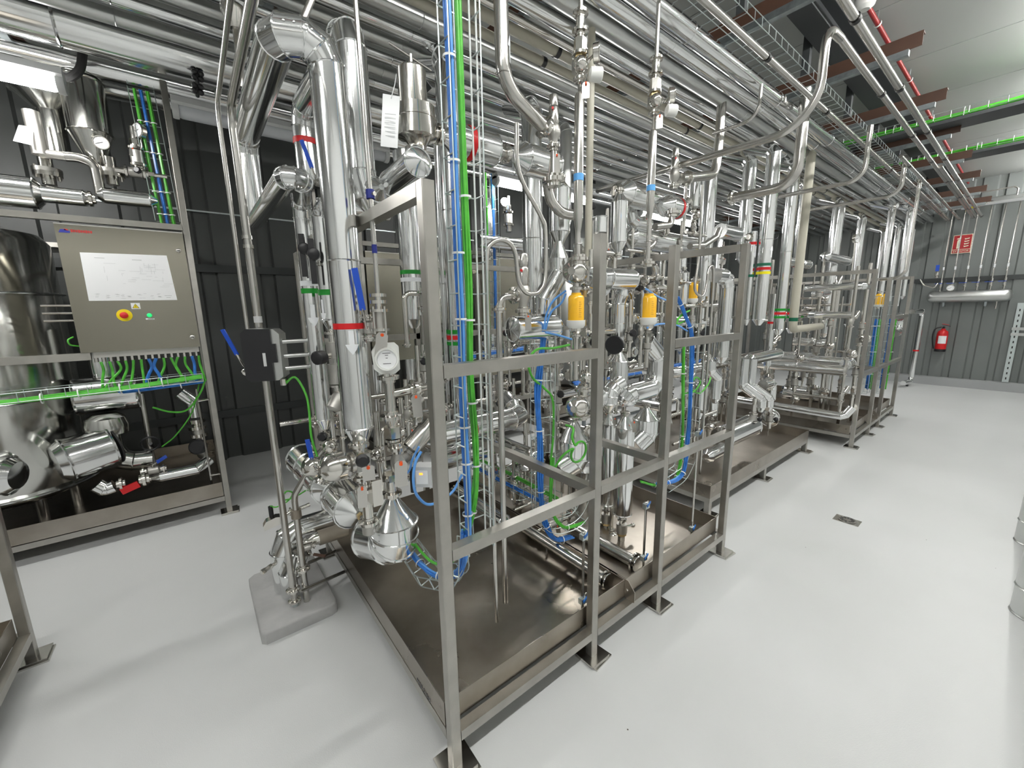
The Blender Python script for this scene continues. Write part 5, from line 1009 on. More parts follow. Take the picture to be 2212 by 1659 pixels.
# top right pipes: relief valve, steel bend, cones
ys = .60; pp = [A(1452, 390, ys), A(1535, 375, ys), A(1556, 345, ys), V((A(1556, 345, ys).x, ys, 3.3))]
t = pipe('relief_tube', 'wide bare steel tube rising to the rack in the right bay', [A(1470, 386, ys), A(1545, 378, ys), V((A(1551, 340, ys).x, ys, zz(A(1551, 340, ys), 300))), V((A(1551, 340, ys).x, ys, 3.3))], .034, 'satin', br=.12, n=18, seg=8); t.clamp(A(1484, 385, ys), Xv, .05)
safety_valve('steel relief valve in the right bay joined to the wide tube', zat(A(1457, 380, .6), 402), .026)
P = A(1352, 418, .8); t = clad('clad_pipe', 'clad pipe with big cone left end at the top of the right bay', [P, slide(P, 'x', px=1440)], .085, cap0=('cone', .09, .02), cap1=('cone', .06, .03), seam=.7); t.clamp(P - Xv * .10, Xv, .05)
P = A(1440, 445, .7); t = clad('clad_pipe', 'clad pipe with red band and cone at the top of the right bay', [P, slide(P, 'x', px=1466)], .075, cap0=('cone', .08, .02), cap1=('cone', .05, .03), seam=.7); tape(t, slide(P, 'x', px=1460), Xv, .075, .025, 'tape_red')
P = A(1360, 512, 1.0); t = clad('clad_pipe', 'long clad pipe crossing behind the right sleeved tube', [P, slide(P, 'x', px=1500)], .085, cap0=('cone', .05, .03), cap1=('cone', .06, .03), seam=.7)
P = A(1362, 440, .95); clad('clad_elbow', 'small clad elbow behind the double-cone vessel', [P, zat(P, 478), slide(zat(P, 478), 'x', px=1400)], .05, br=.06, seam=.5)
t = pipe('bent_tube', 'bare tube sweeping left into the right sleeved tube', [A(1452, 462, .45), A(1449, 486, .45), A(1415, 490, .45)], .022, 'satin', br=.05, n=14); t.clamp(A(1452, 460, .45), Zv, .05)
vessel('upright clad cylinder hanging below the wide tube', 1500, .75, 392, 448, 11, 0, .02)
tall('tall clad pipe in the right bay behind the relief valve', 1528, 470, 1.1, .075, 385, 700, cap=True)
P = A(1563, 500, .75); t = clad('clad_pipe', 'clad pipe with pointed end above the last post', [slide(P, 'x', px=1556), slide(P, 'x', px=1592)], .062, cap1=('cone', .10, .02), seam=.7); t.clamp(slide(P, 'x', px=1618), Xv, .04)
t = pipe('bent_tube', 'bare U-bent tube above the right top beam', [A(1555, 495, .5), A(1548, 512, .5), A(1520, 530, .5), A(1490, 532, .5)], .022, 'satin', br=.06, n=14)
# ---------------------------------------------------------------- crowd of small valves
LAND = [(757, 704, 'red band of the near riser'), (757, 300, 'near clad riser'), (680, 632, 'green-banded pipes'), (574, 765, 'black positioner box'), (832, 775, 'white transmitter'), (851, 1140, 'cone-topped vessel'), (764, 1100, 'nearer cone drum'), (712, 1052, 'farther cone drum'), (905, 960, 'slanted actuator'), (725, 995, 'lying dome actuator'), (918, 1025, 'lit readout'), (985, 728, 'green red green bands'), (995, 500, 'blue cable run'), (1015, 930, 'red band of the low clad pipe'), (1085, 520, 'top of the S-shaped tube'), (1150, 632, 'bottom of the S-shaped tube'), (1110, 705, 'faceted cone cap'), (1230, 590, 'upper dome valve'), (1235, 872, 'middle dome valve'), (1135, 975, 'small dome valve'), (1110, 830, 'cream pipe'), (1244, 665, 'left yellow bowl'), (1400, 665, 'right yellow bowl'), (1497, 630, 'small yellow bowl'), (1250, 976, 'green cable loop'), (1168, 900, 'inner wire tray'), (1193, 260, 'left relief valve'), (1209, 460, 'funnel-bottomed vessel'), (1337, 480, 'double-cone vessel'), (1340, 600, 'lying clad cylinder'), (1328, 745, 'black handwheel'), (1400, 800, 'horseshoe bend'), (1395, 915, 'drum under the horseshoe'), (1348, 1010, 'nearer slim cylinder'), (1372, 1215, 'clamped blind end'), (1200, 1165, 'curved inner tray'), (1100, 1040, 'low tray that runs back'), (1485, 760, 'blue hoses of the right bay'), (1540, 600, 'right S-shaped tube'), (1575, 690, 'clad elbow of the right bay'), (1457, 360, 'right relief valve'), (1500, 420, 'hanging cylinder'), (1430, 500, 'long clad pipe'), (1600, 490, 'pointed clad end'), (1655, 580, 'three-banded riser'), (1697, 677, 'green red green riser bands'), (1740, 600, 'cream upright'), (1662, 905, 'clad cone on the low tray'), (1600, 935, 'lying cylinder on the low tray'), (1614, 772, 'clad elbow arm'), (1625, 845, 'slanting elbow pair'), (1780, 750, 'bare upright of the far skid'), (1725, 562, 'red-banded lying pipe'), (1812, 480, 'thick far riser'), (1903, 645, 'far yellow bowls'), (1888, 760, 'far blue hoses'), (1935, 700, 'far clad elbow loop'), (1845, 760, 'near post of the far skid'), (1935, 760, 'last post of the far skid'), (1930, 430, 'far thick riser'), (1740, 860, 'lying stubs of the far skid'), (1050, 460, 'dark green cables at the back'), (830, 620, 'dull cabinet panel'), (888, 600, 'green and white bands'), (1280, 440, 'lamp at the back')]
SEEN = {}
def project(P):
    q = V(P) - CC; return IW / 2 + FPX * q.dot(CR[0]) / q.dot(CR[2]), IH / 2 + FPX * q.dot(CR[1]) / q.dot(CR[2])
def name_it(o, kind, P, where=''):
    """a label from the nearest landmark of the photograph"""
    x, y = project(P); lx, ly, ln = min(LAND, key=lambda l: (l[0] - x) ** 2 + (l[1] - y) ** 2); dx, dy = x - lx, y - ly
    rel = ('right of' if dx > 0 else 'left of') if abs(dx) > abs(dy) else ('below' if dy > 0 else 'above')
    key = (kind, rel, ln); SEEN[key] = n = SEEN.get(key, 0) + 1
    L = '%s%s %s the %s' % (kind, '' if n == 1 else ', the %s,' % ORD[n - 1], rel, ln); o['label'] = L + ' ' + where if where and len((L + ' ' + where).split()) <= 16 else L
def small_valve(label, P, group, kind=None, s=1.0, st=None):
    k = kind if kind is not None else random.randrange(4); st = st or random.choice((Zv, Zv, Xv))
    if k == 0: t = valve_dome(label, P, V((-.6, -.8, random.uniform(-.1, .4))), .032 * s, stem=st, group=group, L=.9); t.kind = 'small dome-topped valve'; r_ = .013
    elif k == 1: t = valve_angle(label, P, V((random.choice((-.7, .7)), -.2, .7)), .018 * s, stem=st, group=group, L=4.2); t.kind = 'small slanted-actuator valve'; r_ = .012
    else:
        t = Thing('process_valve', label, 'valve', P, group); d = st; r_ = .012
        nut_stack(t, P - d * .10 * s, d, [(.016 * s, .03 * s, 'polished', 'tube'), (.03 * s, .018 * s, 'polished', 'clamp'), (.024 * s, .05 * s, 'cast', 'valve_body'), (.03 * s, .018 * s, 'polished', 'clamp'), (.018 * s, .03 * s, 'polished', 'nut'), (.012 * s, .05 * s, 'polished', 'tube')])
        e = V((-.4, -.9, .1)).normalized(); t.kind = 'small valve with black knob' if k == 2 else 'small tagged valve'
        if k == 2: m = MB(); m.lathe([(.01, 0), (.022, .006), (.024, .02), (.016, .028)], P + e * .03 * s, e, 8); t.m('knob', m, 'black')
        else: tag_plate(t, P + e * .035, .028, .055, random.uniform(-.4, .4))
    if group == 'fittings of the nearest skid':
        for sg in (-1, 1): q = P + st * sg * .03; m = MB(); m.cyl(q, q + st * sg * random.uniform(.10, .24), r_, 10); t.m('tube', m, 'polished')
    return t
def small_tube(label, P, group):
    a = random.choice(((1, 0, 0), (0, 1, 0), (0, 0, 1))); b = random.choice(((1, 0, 0), (0, 1, 0), (0, 0, -1)))
    L1, L2 = random.uniform(.15, .35), random.uniform(.1, .25); p1 = P + V(a) * L1; r = random.choice((.012, .016, .02))
    t = pipe('process_tube', label, [P, p1, p1 + V(b) * L2] if a != b and abs(V(a).dot(V(b))) < .5 else [P, p1], r, 'polished', br=.04, group=group); t.clamp(P, a, r * 1.8); return t
G1 = 'fittings of the nearest skid'; G1t = 'short tubes of the nearest skid'
spots = [(690, 870, 1.2), (705, 900, 1.15), (720, 870, 1.3), (735, 910, 1.1), (700, 940, 1.05), (740, 945, 1.0), (722, 965, 1.0), (690, 910, 1.35), (860, 870, 1.1), (880, 895, 1.0), (905, 830, 1.0), (905, 905, .9), (870, 935, .85), (890, 925, 1.1), (830, 1010, .9), (820, 980, .7), (915, 780, 1.2), (880, 745, 1.2), (955, 830, 1.2), (980, 860, 1.3), (1050, 850, 1.4), (1075, 870, 1.2), (1110, 870, 1.1), (1130, 850, 1.3), (1090, 830, 1.5), (960, 880, 1.2), (1035, 890, 1.4), (1010, 870, 1.5), (1190, 770, .8), (1210, 790, .7), (1235, 770, .55), (1255, 760, .5), (1230, 810, .6), (1205, 850, .7), (1190, 900, .8), (1210, 920, .7), (1260, 815, .5), (1275, 740, .45), (1265, 720, .45), (1275, 640, .5), (1285, 680, .55), (1270, 930, .5), (1215, 1000, .8), (1150, 1010, 1.0), (1085, 985, 1.2), (1070, 1010, 1.2), (1110, 1040, 1.0), (1060, 1060, 1.2), (1230, 1100, .7), (1200, 1130, .7), (1160, 1140, .8), (1290, 1140, .6), (1320, 1155, .5), (1350, 1170, .45), (1385, 600, .5), (1420, 600, .45), (1410, 620, .5), (1375, 625, .55), (1365, 655, .5), (1370, 690, .4), (1385, 715, .38), (1360, 720, .42), (1430, 680, .5), (1430, 640, .6), (1440, 720, .5), (1370, 760, .6), (1440, 760, .6), (1310, 720, .6), (1310, 660, .7), (1470, 610, .7), (1515, 660, .6), (1525, 690, .6), (1510, 720, .6), (1545, 660, .8), (1550, 730, .8), (1490, 760, .7), (1520, 770, .7), (1430, 870, .6), (1440, 900, .6), (1310, 880, .6), (1330, 890, .5), (1500, 930, .7), (1530, 920, .7), (1515, 950, .65), (1545, 940, .8), (1480, 950, .7), (1400, 470, .9), (1480, 440, .8), (1500, 470, .8), (1440, 500, .9), (1470, 540, .8), (1500, 505, .7), (1540, 540, .8), (1560, 560, .9), (1310, 540, .8), (1300, 560, .7), (1365, 560, .9), (1395, 545, .8), (1250, 540, .7), (1280, 560, .6), (1275, 450, .9), (1120, 740, .9), (1100, 760, 1.0), (1150, 760, .8), (1060, 780, 1.3), (1090, 720, 1.1)]
for i, (px, py, y) in enumerate(spots):
    P = A(px, py, y)
    if i % 3 == 2: t = small_tube(None, P, G1t); name_it(t.o, 'short bent steel tube', P)
    else: t = small_valve(None, P, G1, s=random.uniform(.8, 1.15)); name_it(t.o, t.kind, P)
# ================================================================ left rear skid: cabinet, tanks, cables
def cabinet(label, xl, xr, z0, z1, y, full=True):
    t = Thing('control_cabinet', label, 'cabinet', ((xl + xr) / 2, y + .12, z0)); W = xr - xl; H = z1 - z0
    m = MB(); m.box(xl, xr, y + .012, y + .24, z0, z1); t.m('housing', m, 'door_steel')
    m = MB(); m.poly([(0, 0), (W, 0), (W, H), (0, H)], (xl, y + .010, z0), (1, 0, 0), (0, 0, 1), .010); d = t.m('door', m, 'door_steel')
    def U(u, v, dy=0): return V((xl + u * W, y - .0005 - dy, z0 + v * H))
    m = MB(); m.obox(U(.5, .995, -.002), (W / 2, 0, 0), (0, .006, 0), (0, 0, .004)); t.m('door_lip', m, 'satin', d)
    if not full: return t, U
    for v in (.09, .845):
        m = MB(); m.lathe([(.016, 0), (.016, .004), (.011, .007)], U(.94, v), (0, -1, 0), 18); k = t.m('lock', m, 'polished', d); m = MB(); m.obox(U(.94, v, .007), (.008, 0, 0), (0, .001, 0), (0, 0, .0025)); t.m('key_slot', m, 'black', k)
    return t, U
t, U = cabinet('brushed steel control cabinet with a white diagram sheet at the left', -1.152, -.505, 1.402, 2.243, 2.885)
door = [c for c in t.o.children if c.name.startswith('door')][0]
Xd, Zd = V((1, 0, 0)), V((0, 0, 1))
# diagram sheet, traced corners on the door plane
cs = [A(a, b, 2.883) for a, b in ((172, 545), (360, 552), (383, 648), (192, 650))]
m = MB(); m.add([c + V((0, -.0005, 0)) for c in cs] + [c + V((0, .0015, 0)) for c in cs], [(3, 2, 1, 0), (4, 5, 6, 7), (0, 1, 5, 4), (1, 2, 6, 5), (2, 3, 7, 6), (3, 0, 4, 7)]); sh = t.m('diagram_sheet', m, 'paper', door)
def S(u, v): a = cs[3].lerp(cs[2], u); b = cs[0].lerp(cs[1], u); return a.lerp(b, v) + V((0, -.001, 0))
random.seed(5); m = MB()
for i in range(46):
    u, v = random.uniform(.12, .95), random.uniform(.28, .8)
    if u < .4 and random.random() < .7: continue
    if random.random() < .6: m.obox(S(u, v), Xd * random.uniform(.006, .03), (0, .0002, 0), Zd * .0006)
    else: m.obox(S(u, v), Xd * .0006, (0, .0002, 0), Zd * random.uniform(.006, .025))
m.obox(S(.2, .9), Xd * .025, (0, .0002, 0), Zd * .0015); m.obox(S(.62, .88), Xd * .025, (0, .0002, 0), Zd * .002)
for i in range(40): m.obox(S(random.choice((.08, .14, .2, .3, .36, .42, .55, .6, .7, .78)) + random.uniform(0, .03), random.uniform(.04, .15)), Xd * .008, (0, .0002, 0), Zd * .0008)
m.obox(S(.9, .1), Xd * .02, (0, .0002, 0), Zd * .0016); m.obox(S(.9, .06), Xd * .012, (0, .0002, 0), Zd * .0016); t.m('drawing_lines', m, 'ink_light', sh)
P = A(293, 661, 2.884); m = MB(); m.obox(P, Xd * .024, (0, .0008, 0), Zd * .021); wn = t.m('warning_label', m, 'paper', door)
m = MB(); m.poly([(-.019, -.015), (.019, -.015), (0, .017)], P + V((0, -.001, 0)), Xd, Zd, .0006); t.m('warning_triangle_edge', m, 'black', wn); m = MB(); m.poly([(-.0155, -.013), (.0155, -.013), (0, .0135)], P + V((0, -.0017, 0)), Xd, Zd, .0006); t.m('warning_triangle', m, 'estop_yellow', wn)
m = MB(); m.poly([(.002, .008), (-.004, -.001), (0, -.001), (-.002, -.010), (.004, .001), (0, .001)], P + V((0, -.0024, 0)), Xd, Zd, .0005); t.m('lightning_mark', m, 'black', wn)
P = A(269, 681, 2.884); m = MB(); m.lathe([(.042, 0), (.042, .003), (.03, .004)], P, (0, -1, 0), 26); es = t.m('stop_plate', m, 'estop_yellow', door); m = MB(); m.lathe([(.014, .003), (.016, .02), (.022, .024), (.022, .034), (.016, .038)], P, (0, -1, 0), 20); t.m('stop_button', m, 'red', es)
P = A(323, 681, 2.884); m = MB(); m.lathe([(.015, 0), (.015, .008), (.012, .014), (.004, .016)], P, (0, -1, 0), 18); t.m('green_pilot_lamp', m, 'green_lamp', door); m = MB(); m.obox(P - Zd * .026, Xd * .024, (0, .0008, 0), Zd * .005); pl = t.m('name_plate', m, 'paper', door); m = MB(); m.obox(P + V((.003, -.001, -.026)), Xd * .016, (0, .0003, 0), Zd * .0018); t.m('print_line', m, 'ink', pl)
P = A(140, 499, 2.884); m = MB()
m.poly([(-.03, -.010), (.022, -.010), (.022, .004), (.008, .004), (.004, .012), (-.02, .010)], P, Xd, Zd, .0006); t.m('logo_mark', m, 'logo_blue', door); m = MB(); m.poly([(-.002, .005), (.018, .004), (.012, .015), (-.004, .014)], P, Xd, Zd, .0006); t.m('logo_mark', m, 'logo_red', door)
m = MB(); P2 = A(176, 500, 2.884)
for i in range(9): m.obox(P2 + V((-.045 + i * .0112, 0, .0)), Xd * .0045, (0, .0005, 0), Zd * (.0075 if i % 3 else .009))
t.m('logo_lettering', m, 'logo_red', door)
m = MB(); m.box(-1.10, -.515, 2.93, 3.08, 1.36, 1.402); gp = t.m('gland_plate', m, 'cast')
for i in range(16): t.u('cable_gland', 'hex', 'satin', (-1.09 + i * .037, 2.93, 1.36), (0, 0, -1), .012, .03, parent=gp)
for i in range(3): m = MB(); zz_ = 1.62 + .05 * i; m.cyl((-1.30, 2.96, zz_), (-1.152, 2.96, zz_), .008, 8); t.m('bracket_rod', m, 'satin')
# cables from glands into the tray
gi = 0
for i in range(14):
    x = -1.07 + i * .042; tx = x + random.uniform(-.12, .10); col = 'cable_blue' if i in (6, 7, 12) else 'cable_green'
    m = MB(); m.tube(smooth_curve([V((x, 2.93, 1.33)), V((x + random.uniform(-.02, .02), 2.92, 1.27)), V(((x + tx) / 2, 2.90, 1.20)), V((tx, 2.90, 1.13))], 5), .0085 if col == 'cable_green' else .011, 7)
    single('gland_cable', '%s cable hanging from the cabinet glands, %s from the left' % ('blue' if col == 'cable_blue' else 'green', ORD[i]), 'cable', m, col, 'cables under the control cabinet')
wire_tray('long wire tray under the cabinet at the left', [V((-2.6, 2.88, 1.10)), V((-.52, 2.88, 1.14))], .14, .06, (0, 0, 1), step=.1, nl=4)
bundle('cable_bundle', 'bright green cables lying along the tray under the cabinet', [V((-2.6, 2.86, 1.12)), V((-1.6, 2.86, 1.12)), V((-1.1, 2.86, 1.135)), V((-.53, 2.86, 1.17))], 'cable_green', 10, .024, .0065, ties=7)
bundle('cable_bundle', 'blue cables under the right end of the cabinet tray', [V((-1.0, 2.90, 1.11)), V((-.75, 2.90, 1.115)), V((-.53, 2.90, 1.13))], 'cable_blue', 5, .02, .007, ties=2)
hose('signal_cable', 'green cable looping off the end of the cabinet tray', [A(443, 822, 2.88), A(432, 850, 2.9), A(405, 885, 2.95), A(370, 890, 3.0), A(330, 880, 3.05)], .007, 'cable_green')
hose('signal_cable', 'thin green cable dropping behind the cabinet tray', [A(430, 830, 2.95), A(415, 890, 3.0), A(380, 940, 3.05), A(350, 965, 3.1)], .005, 'cable_green')
hose('signal_cable', 'green wire arching out left of the cabinet', [A(172, 748, 2.95), A(152, 745, 2.92), A(147, 735, 2.92), A(158, 728, 2.95)], .005, 'cable_green')
# upright ladder of cables above the cabinet
a = A(350, 400, 3.02); wire_tray('upright wire tray of green cables above the cabinet', [V((a.x, 3.02, 2.33)), V((a.x - .03, 3.02, 3.2))], .14, .05, (0, -1, 0), step=.1, nl=3)
for k, (dx, col) in enumerate(((-.035, 'cable_green'), (.035, 'cable_green'), (.0, 'cable_blue'))): bundle('cable_bundle', ['left green cable run in the upright tray above the cabinet', 'right green cable run in the upright tray above the cabinet', 'blue cable run in the upright tray above the cabinet'][k], [V((a.x + dx, 3.0, 2.30)), V((a.x + dx - .015, 3.0, 2.7)), V((a.x + dx - .03, 3.0, 3.2))], col, 3, .009, .006, ties=4)
# tanks
tc = V((-1.72, 3.45, .36)); t = Thing('process_tank', 'big upright clad tank at the left edge', 'tank', tc)
m = MB(); m.lathe([(.05, -.06), (.30, -.02), (.42, .03), (.44, .06), (.44, .72)], tc, Zv, 36); t.m('lower_shell', m, 'tank_steel'); m = MB(); m.lathe([(.44, .72), (.44, 1.80), (.40, 1.86), (.2, 1.92), (.05, 1.93)], tc, Zv, 36); t.m('upper_shell', m, 'tank_steel')
for z in (.06, .72, 1.45): t.u('seam_bead', 'ring', 'alu', tc + Zv * z, Zv, .44, .2)
for k in range(3): g = -1.9 + k * .9; m = MB(); m.cyl(tc + V((math.cos(g) * .3, math.sin(g) * .3, 0)), V((tc.x + math.cos(g) * .3, tc.y + math.sin(g) * .3, ZB + .01)), .03, 10); t.m('tank_leg', m, 'satin')
P = A(165, 858, 3.25); clad('lying_vessel', 'lying clad vessel under the cabinet tray', [P, slide(P, 'x', px=298)], .135, cap0=('flat',), cap1=('flat',), seam=.6, material='alu', cat='vessel')
P = A(228, 800, 3.35); clad('clad_vessel', 'upright clad neck rising behind the cabinet glands', [P - Zv * .1, P + Zv * .35], .085, cap1=('cone', .06, .03), seam=.3, cat='vessel')
P = A(250, 1010, 3.15); t = clad('clad_elbow', 'dark clad pipe with a domed hood turning right low at the left', [zat(P, 905), zat(P, 1000), zat(P, 1000) + V((.22, 0, -.02))], .075, br=.12, seam=.4, material='tank_steel'); m = MB(); m.lathe([(.125, 0), (.13, .06), (.115, .12), (.07, .15)], zat(P, 935), Zv, 24); t.m('hood', m, 'tank_steel')
P = A(150, 995, 2.98); t = clad('clad_elbow', 'big mitred clad pipe end beside the tank foot', [P + V((-.02, .02, 0)), P + V((.20, .10, .03))], .155, seam=.3, cap0=('cone', .05, .12), cap1=('flat',)); m = MB(); m.lathe([(.14, 0), (.14, .012)], P + V((.212, .105, .032)), (.89, .44, .13), 24); t.m('dark_opening', m, 'rubber')
P = A(8, 1030, 2.98); clad('clad_elbow', 'clad pipe end cut by the left edge low down', [P + V((-.25, .1, .03)), P + V((.03, 0, 0))], .125, seam=.3, cap1=('cone', .04, .09))
P = A(345, 1030, 3.02); t = clad('clad_pipe', 'clad pipe lying low with an elbow beside the left frame post', [P, slide(P, 'x', px=425), slide(P, 'x', px=425) + V((.09, .05, .05))], .046, seam=.28, cap0=('cone', .05, .02), br=.06); t.clamp(P - Xv * .07, Xv, .04)
P = A(420, 900, 3.1); t = clad('clad_elbow', 'small clad elbow with flanged valve under the right end of the tray', [A(388, 848, 3.1), A(418, 868, 3.1), A(423, 900, 3.1)], .05, br=.06, seam=.4); q = A(423, 905, 3.1); nut_stack(t, q, (.03, 0, -1), [(.06, .03, 'polished', 'flange'), (.03, .03, 'polished', 'tube'), (.06, .025, 'polished', 'flange'), (.04, .04, 'cast', 'valve_body'), (.06, .025, 'polished', 'flange'), (.03, .06, 'polished', 'tube')])
P = A(428, 965, 3.05); t = Thing('handwheel_valve', 'valve with black handwheel beside the left frame post', 'valve', P); m = MB(); m.lathe([(.02, -.03), (.05, -.03), (.062, -.015), (.062, .02), (.05, .03), (.01, .03)], P, (-.4, -.9, .2), 22); t.m('handwheel', m, 'black'); m = MB(); m.cyl(P, P + V((.02, .08, -.1)), .035, 12); t.m('valve_body', m, 'cast')
P = A(325, 958, 3.1); t = Thing('handwheel_valve', 'valve with a thin black ring handwheel low at the left', 'valve', P); m = MB(); m.tube([P + V((math.cos(g) * .055, -.2 * math.sin(g) * .05, math.sin(g) * .055)) for g in [k * math.pi / 8 for k in range(16)]], .008, 6, closed=True); t.m('handwheel', m, 'black'); m = MB(); m.cyl(P, P + V((0, .12, -.06)), .012, 8); t.m('spindle', m, 'black')
for k, (a_, b_) in enumerate((((262, 1062), (300, 1045)),)): m = MB(); p, q = A(*a_, 2.95), A(*b_, 2.95); m.bar(p, q, .02, .05); single('red_lever', 'flat red lever low beside the tank foot', 'lever', m, 'red')
t = clad('clad_elbow', 'short crimped clad elbow by the red lever', [A(208, 1048, 2.98), A(228, 1058, 2.98), A(248, 1050, 2.98)], .05, br=.06, seam=.3); t.clamp(A(262, 1045, 2.98), Xv, .05); t.clamp(A(312, 1035, 2.98), Xv, .06)
ball_valve('ball valve with small blue lever low beside the clad pipe', A(332, 1015, 3.0), (1, 0, 0), .03, (0, -.5, .8), (.9, 0, .5), lever_L=.10, lever_w=.03)
P = A(455, 1030, 2.96); t = Thing('support_rod', 'thin rod clamped to the tall left frame post', 'rod', V((P.x, 2.96, .2))); m = MB(); m.cyl(V((P.x, 2.96, .2)), zat(P, 840), .007, 8); t.m('rod', m, 'satin')
for rw in (866, 1028): q = zat(P, rw); m = MB(); m.cyl(q, q + V((.07, -.03, .01)), .009, 8); t.m('rod_clamp', m, 'polished')
P = A(310, 880, 3.2); pipe('condensate_tube', 'bare tube sloping down behind the lying vessel', [A(305, 850, 3.2), A(330, 1000, 3.2), A(338, 1040, 3.2)], .02, 'satin')
# upper vessels at left
P = A(196, 290, 3.1); t = clad('clad_vessel', 'upright clad vessel with tapering foot above the cabinet', [zat(P, 290), zat(P, 175)], .115, cap0=('cone', .22, .035), cap1=('flat',), seam=.6, material='tank_steel', cat='vessel')
P = A(105, 225, 3.2); t = clad('clad_vessel', 'clad hopper with a wide funnel at the upper left', [zat(P, 205), zat(P, 130)], .17, cap0=('cone', .10, .07), cap1=('flat',), seam=.6, material='tank_steel', cat='vessel'); m = MB(); q = zat(P, 205) - Zv * .10; m.cyl(q, q - Zv * .28, .065, 16); t.m('spout', m, 'tank_steel')
P = A(0, 410, 3.0); Q = slide(P, 'x', px=78); clad('clad_pipe', 'fat clad pipe above the top rail at the left edge', [P - Xv * .3, Q], .095, cap1=('cone', .03, .06), seam=.4)
P = A(85, 418, 3.0); t = clad('clad_pipe', 'clad pipe lying on the top rail left of the flanges', [P, slide(P, 'x', px=182)], .052, seam=.35, cap1=('cone', .03, .03)); t.clamp(slide(P, 'x', px=196), Xv, .05)
P = A(224, 422, 3.0); clad('clad_pipe', 'clad pipe with rounded end lying above the cabinet', [P, slide(P, 'x', px=325)], .052, seam=.35, cap0=('cone', .03, .03), cap1=('cone', .04, .015))
for k, px in enumerate((108, 245)):
    P = A(px, 400, 3.05); t = Thing('flange_stack', ['flanged pipe joint standing over the lying pipe, left one', 'flanged pipe joint standing over the lying pipe, right one'][k], 'flange', P); nut_stack(t, P, Zv, [(.035, .05, 'polished', 'tube'), (.07, .025, 'polished', 'flange'), (.072, .025, 'satin', 'flange'), (.035, .08, 'polished', 'tube')])
    for j in range(4): g = j * math.pi / 2 + .5; t.u('bolt', 'hex', 'polished', P + V((math.cos(g) * .055, math.sin(g) * .055, .035)), Zv, .008, .08)
pipe('bent_tube', 'bare tube curving down between the flanged joints', [A(140, 338, 3.0), A(170, 340, 3.0), A(205, 355, 3.0), A(218, 420, 3.0)], .03, 'satin', br=.12, n=14)
P = A(78, 300, 3.0); t = Thing('slanted_actuator', 'slanted pale actuator body with white tag at the upper left', 'actuator', P); m = MB(); m.cyl(A(66, 240, 3.0), A(88, 335, 3.0), .04, 14); t.m('body', m, 'cast'); m = MB(); m.cyl(A(85, 330, 3.0), A(140, 338, 3.0), .028, 12); t.m('outlet', m, 'cast'); m = MB(); cs2 = [A(a_, b_, 2.93) for a_, b_ in ((40, 270), (72, 275), (70, 314), (28, 304))]; m.add(cs2 + [c + V((0, .002, 0)) for c in cs2], [(3, 2, 1, 0), (4, 5, 6, 7), (0, 1, 5, 4), (1, 2, 6, 5), (2, 3, 7, 6), (3, 0, 4, 7)]); t.m('paper_tag', m, 'paper')
gauge('small gauge on the upright vessel above the cabinet', A(218, 308, 2.95), (.1, -1, -.1), .042, sl=.09); gauge('small gauge turned sideways near the upright cable tray', A(297, 281, 2.98), (-.75, -.6, 0), .05, sl=.06)
small_valve('small pale valve under the sideways gauge', A(294, 325, 3.0), None, 3, 1.6); small_valve('small valve with brass joint left of the upright cable tray', A(308, 375, 3.0), None, 2, 1.4)
hose('black_hose', 'thick black hose curving down above the lit tube light', [A(182, 55, 2.7), A(179, 110, 2.7), A(172, 150, 2.72), A(150, 168, 2.75), A(140, 165, 2.8)], .022, 'rubber')
for px, py in ((426, 163), (427, 195)):
    pass
P = A(427, 180, 2.25); t = Thing('black_cross_knobs', 'black plastic knob pair hanging in front of the overhead pipe', 'knob', P); 
for rw in (163, 192):
    q = A(427, rw, 2.25); m = MB()
    for k in range(4): g = k * math.pi / 2 + .7; m.sphere(q + V((math.cos(g) * .022, 0, math.sin(g) * .022)), .017, 8, 6)
    m.cyl(q, q + V((0, .1, 0)), .012, 8); t.m('knob', m, 'black')
m = MB(); m.cyl(A(427, 150, 2.25), A(427, 200, 2.25), .008, 6); t.m('spindle', m, 'black')
P = A(505, 30, 1.35); t = Thing('pipe_hood', 'small steel funnel hood on the rod at the top left', 'hood', P); m = MB(); m.lathe([(.022, -.06), (.05, 0), (.052, .02), (.045, .03)], P, Zv, 18); t.m('hood', m, 'polished'); m = MB(); m.cyl(P - Zv * .3, P + Zv * .25, .014, 8); t.m('rod', m, 'satin')
# ================================================================ rear skid behind the nearest one
t, U = cabinet('dull steel cabinet panel behind the red-banded riser', .83, 1.27, 1.15, 2.21, 2.885, False)
t, U = cabinet('steel cabinet reflecting green behind the S-shaped tube', 2.18, 2.80, 1.402, 2.243, 2.885)
gauge('small gauge behind the white tray wires', A(1090, 437, 2.85), (-.3, -1, 0), .05, sl=.06)
small_valve('pale valve below the gauge behind the white tray wires', A(1098, 462, 2.85), None, 3, 2.0)
P = A(1032, 520, 2.8); clad('clad_pipe', 'clad pipe lying on the rail of the skid behind', [P, slide(P, 'x', px=1130)], .075, seam=.5)
tc = V((1.75, 3.5, .4)); t = Thing('process_tank', 'upright clad tank hidden behind the blue cable run', 'tank', tc); m = MB(); m.lathe([(.05, -.06), (.35, .0), (.42, .06), (.42, 1.75), (.35, 1.85), (.05, 1.92)], tc, Zv, 32); t.m('shell', m, 'tank_steel')
for k in range(3): g = -1.9 + k * .9; m = MB(); m.cyl(tc + V((math.cos(g) * .3, math.sin(g) * .3, 0)), V((tc.x + math.cos(g) * .3, tc.y + math.sin(g) * .3, ZB + .01)), .03, 10); t.m('tank_leg', m, 'satin')
a = A(1058, 600, 2.8); wire_tray('upright wire tray with dark green cables behind the S-shaped tube', [V((a.x, 2.8, 1.2)), V((a.x, 2.8, 3.1))], .2, .06, (0, -1, 0), step=.12, nl=4)
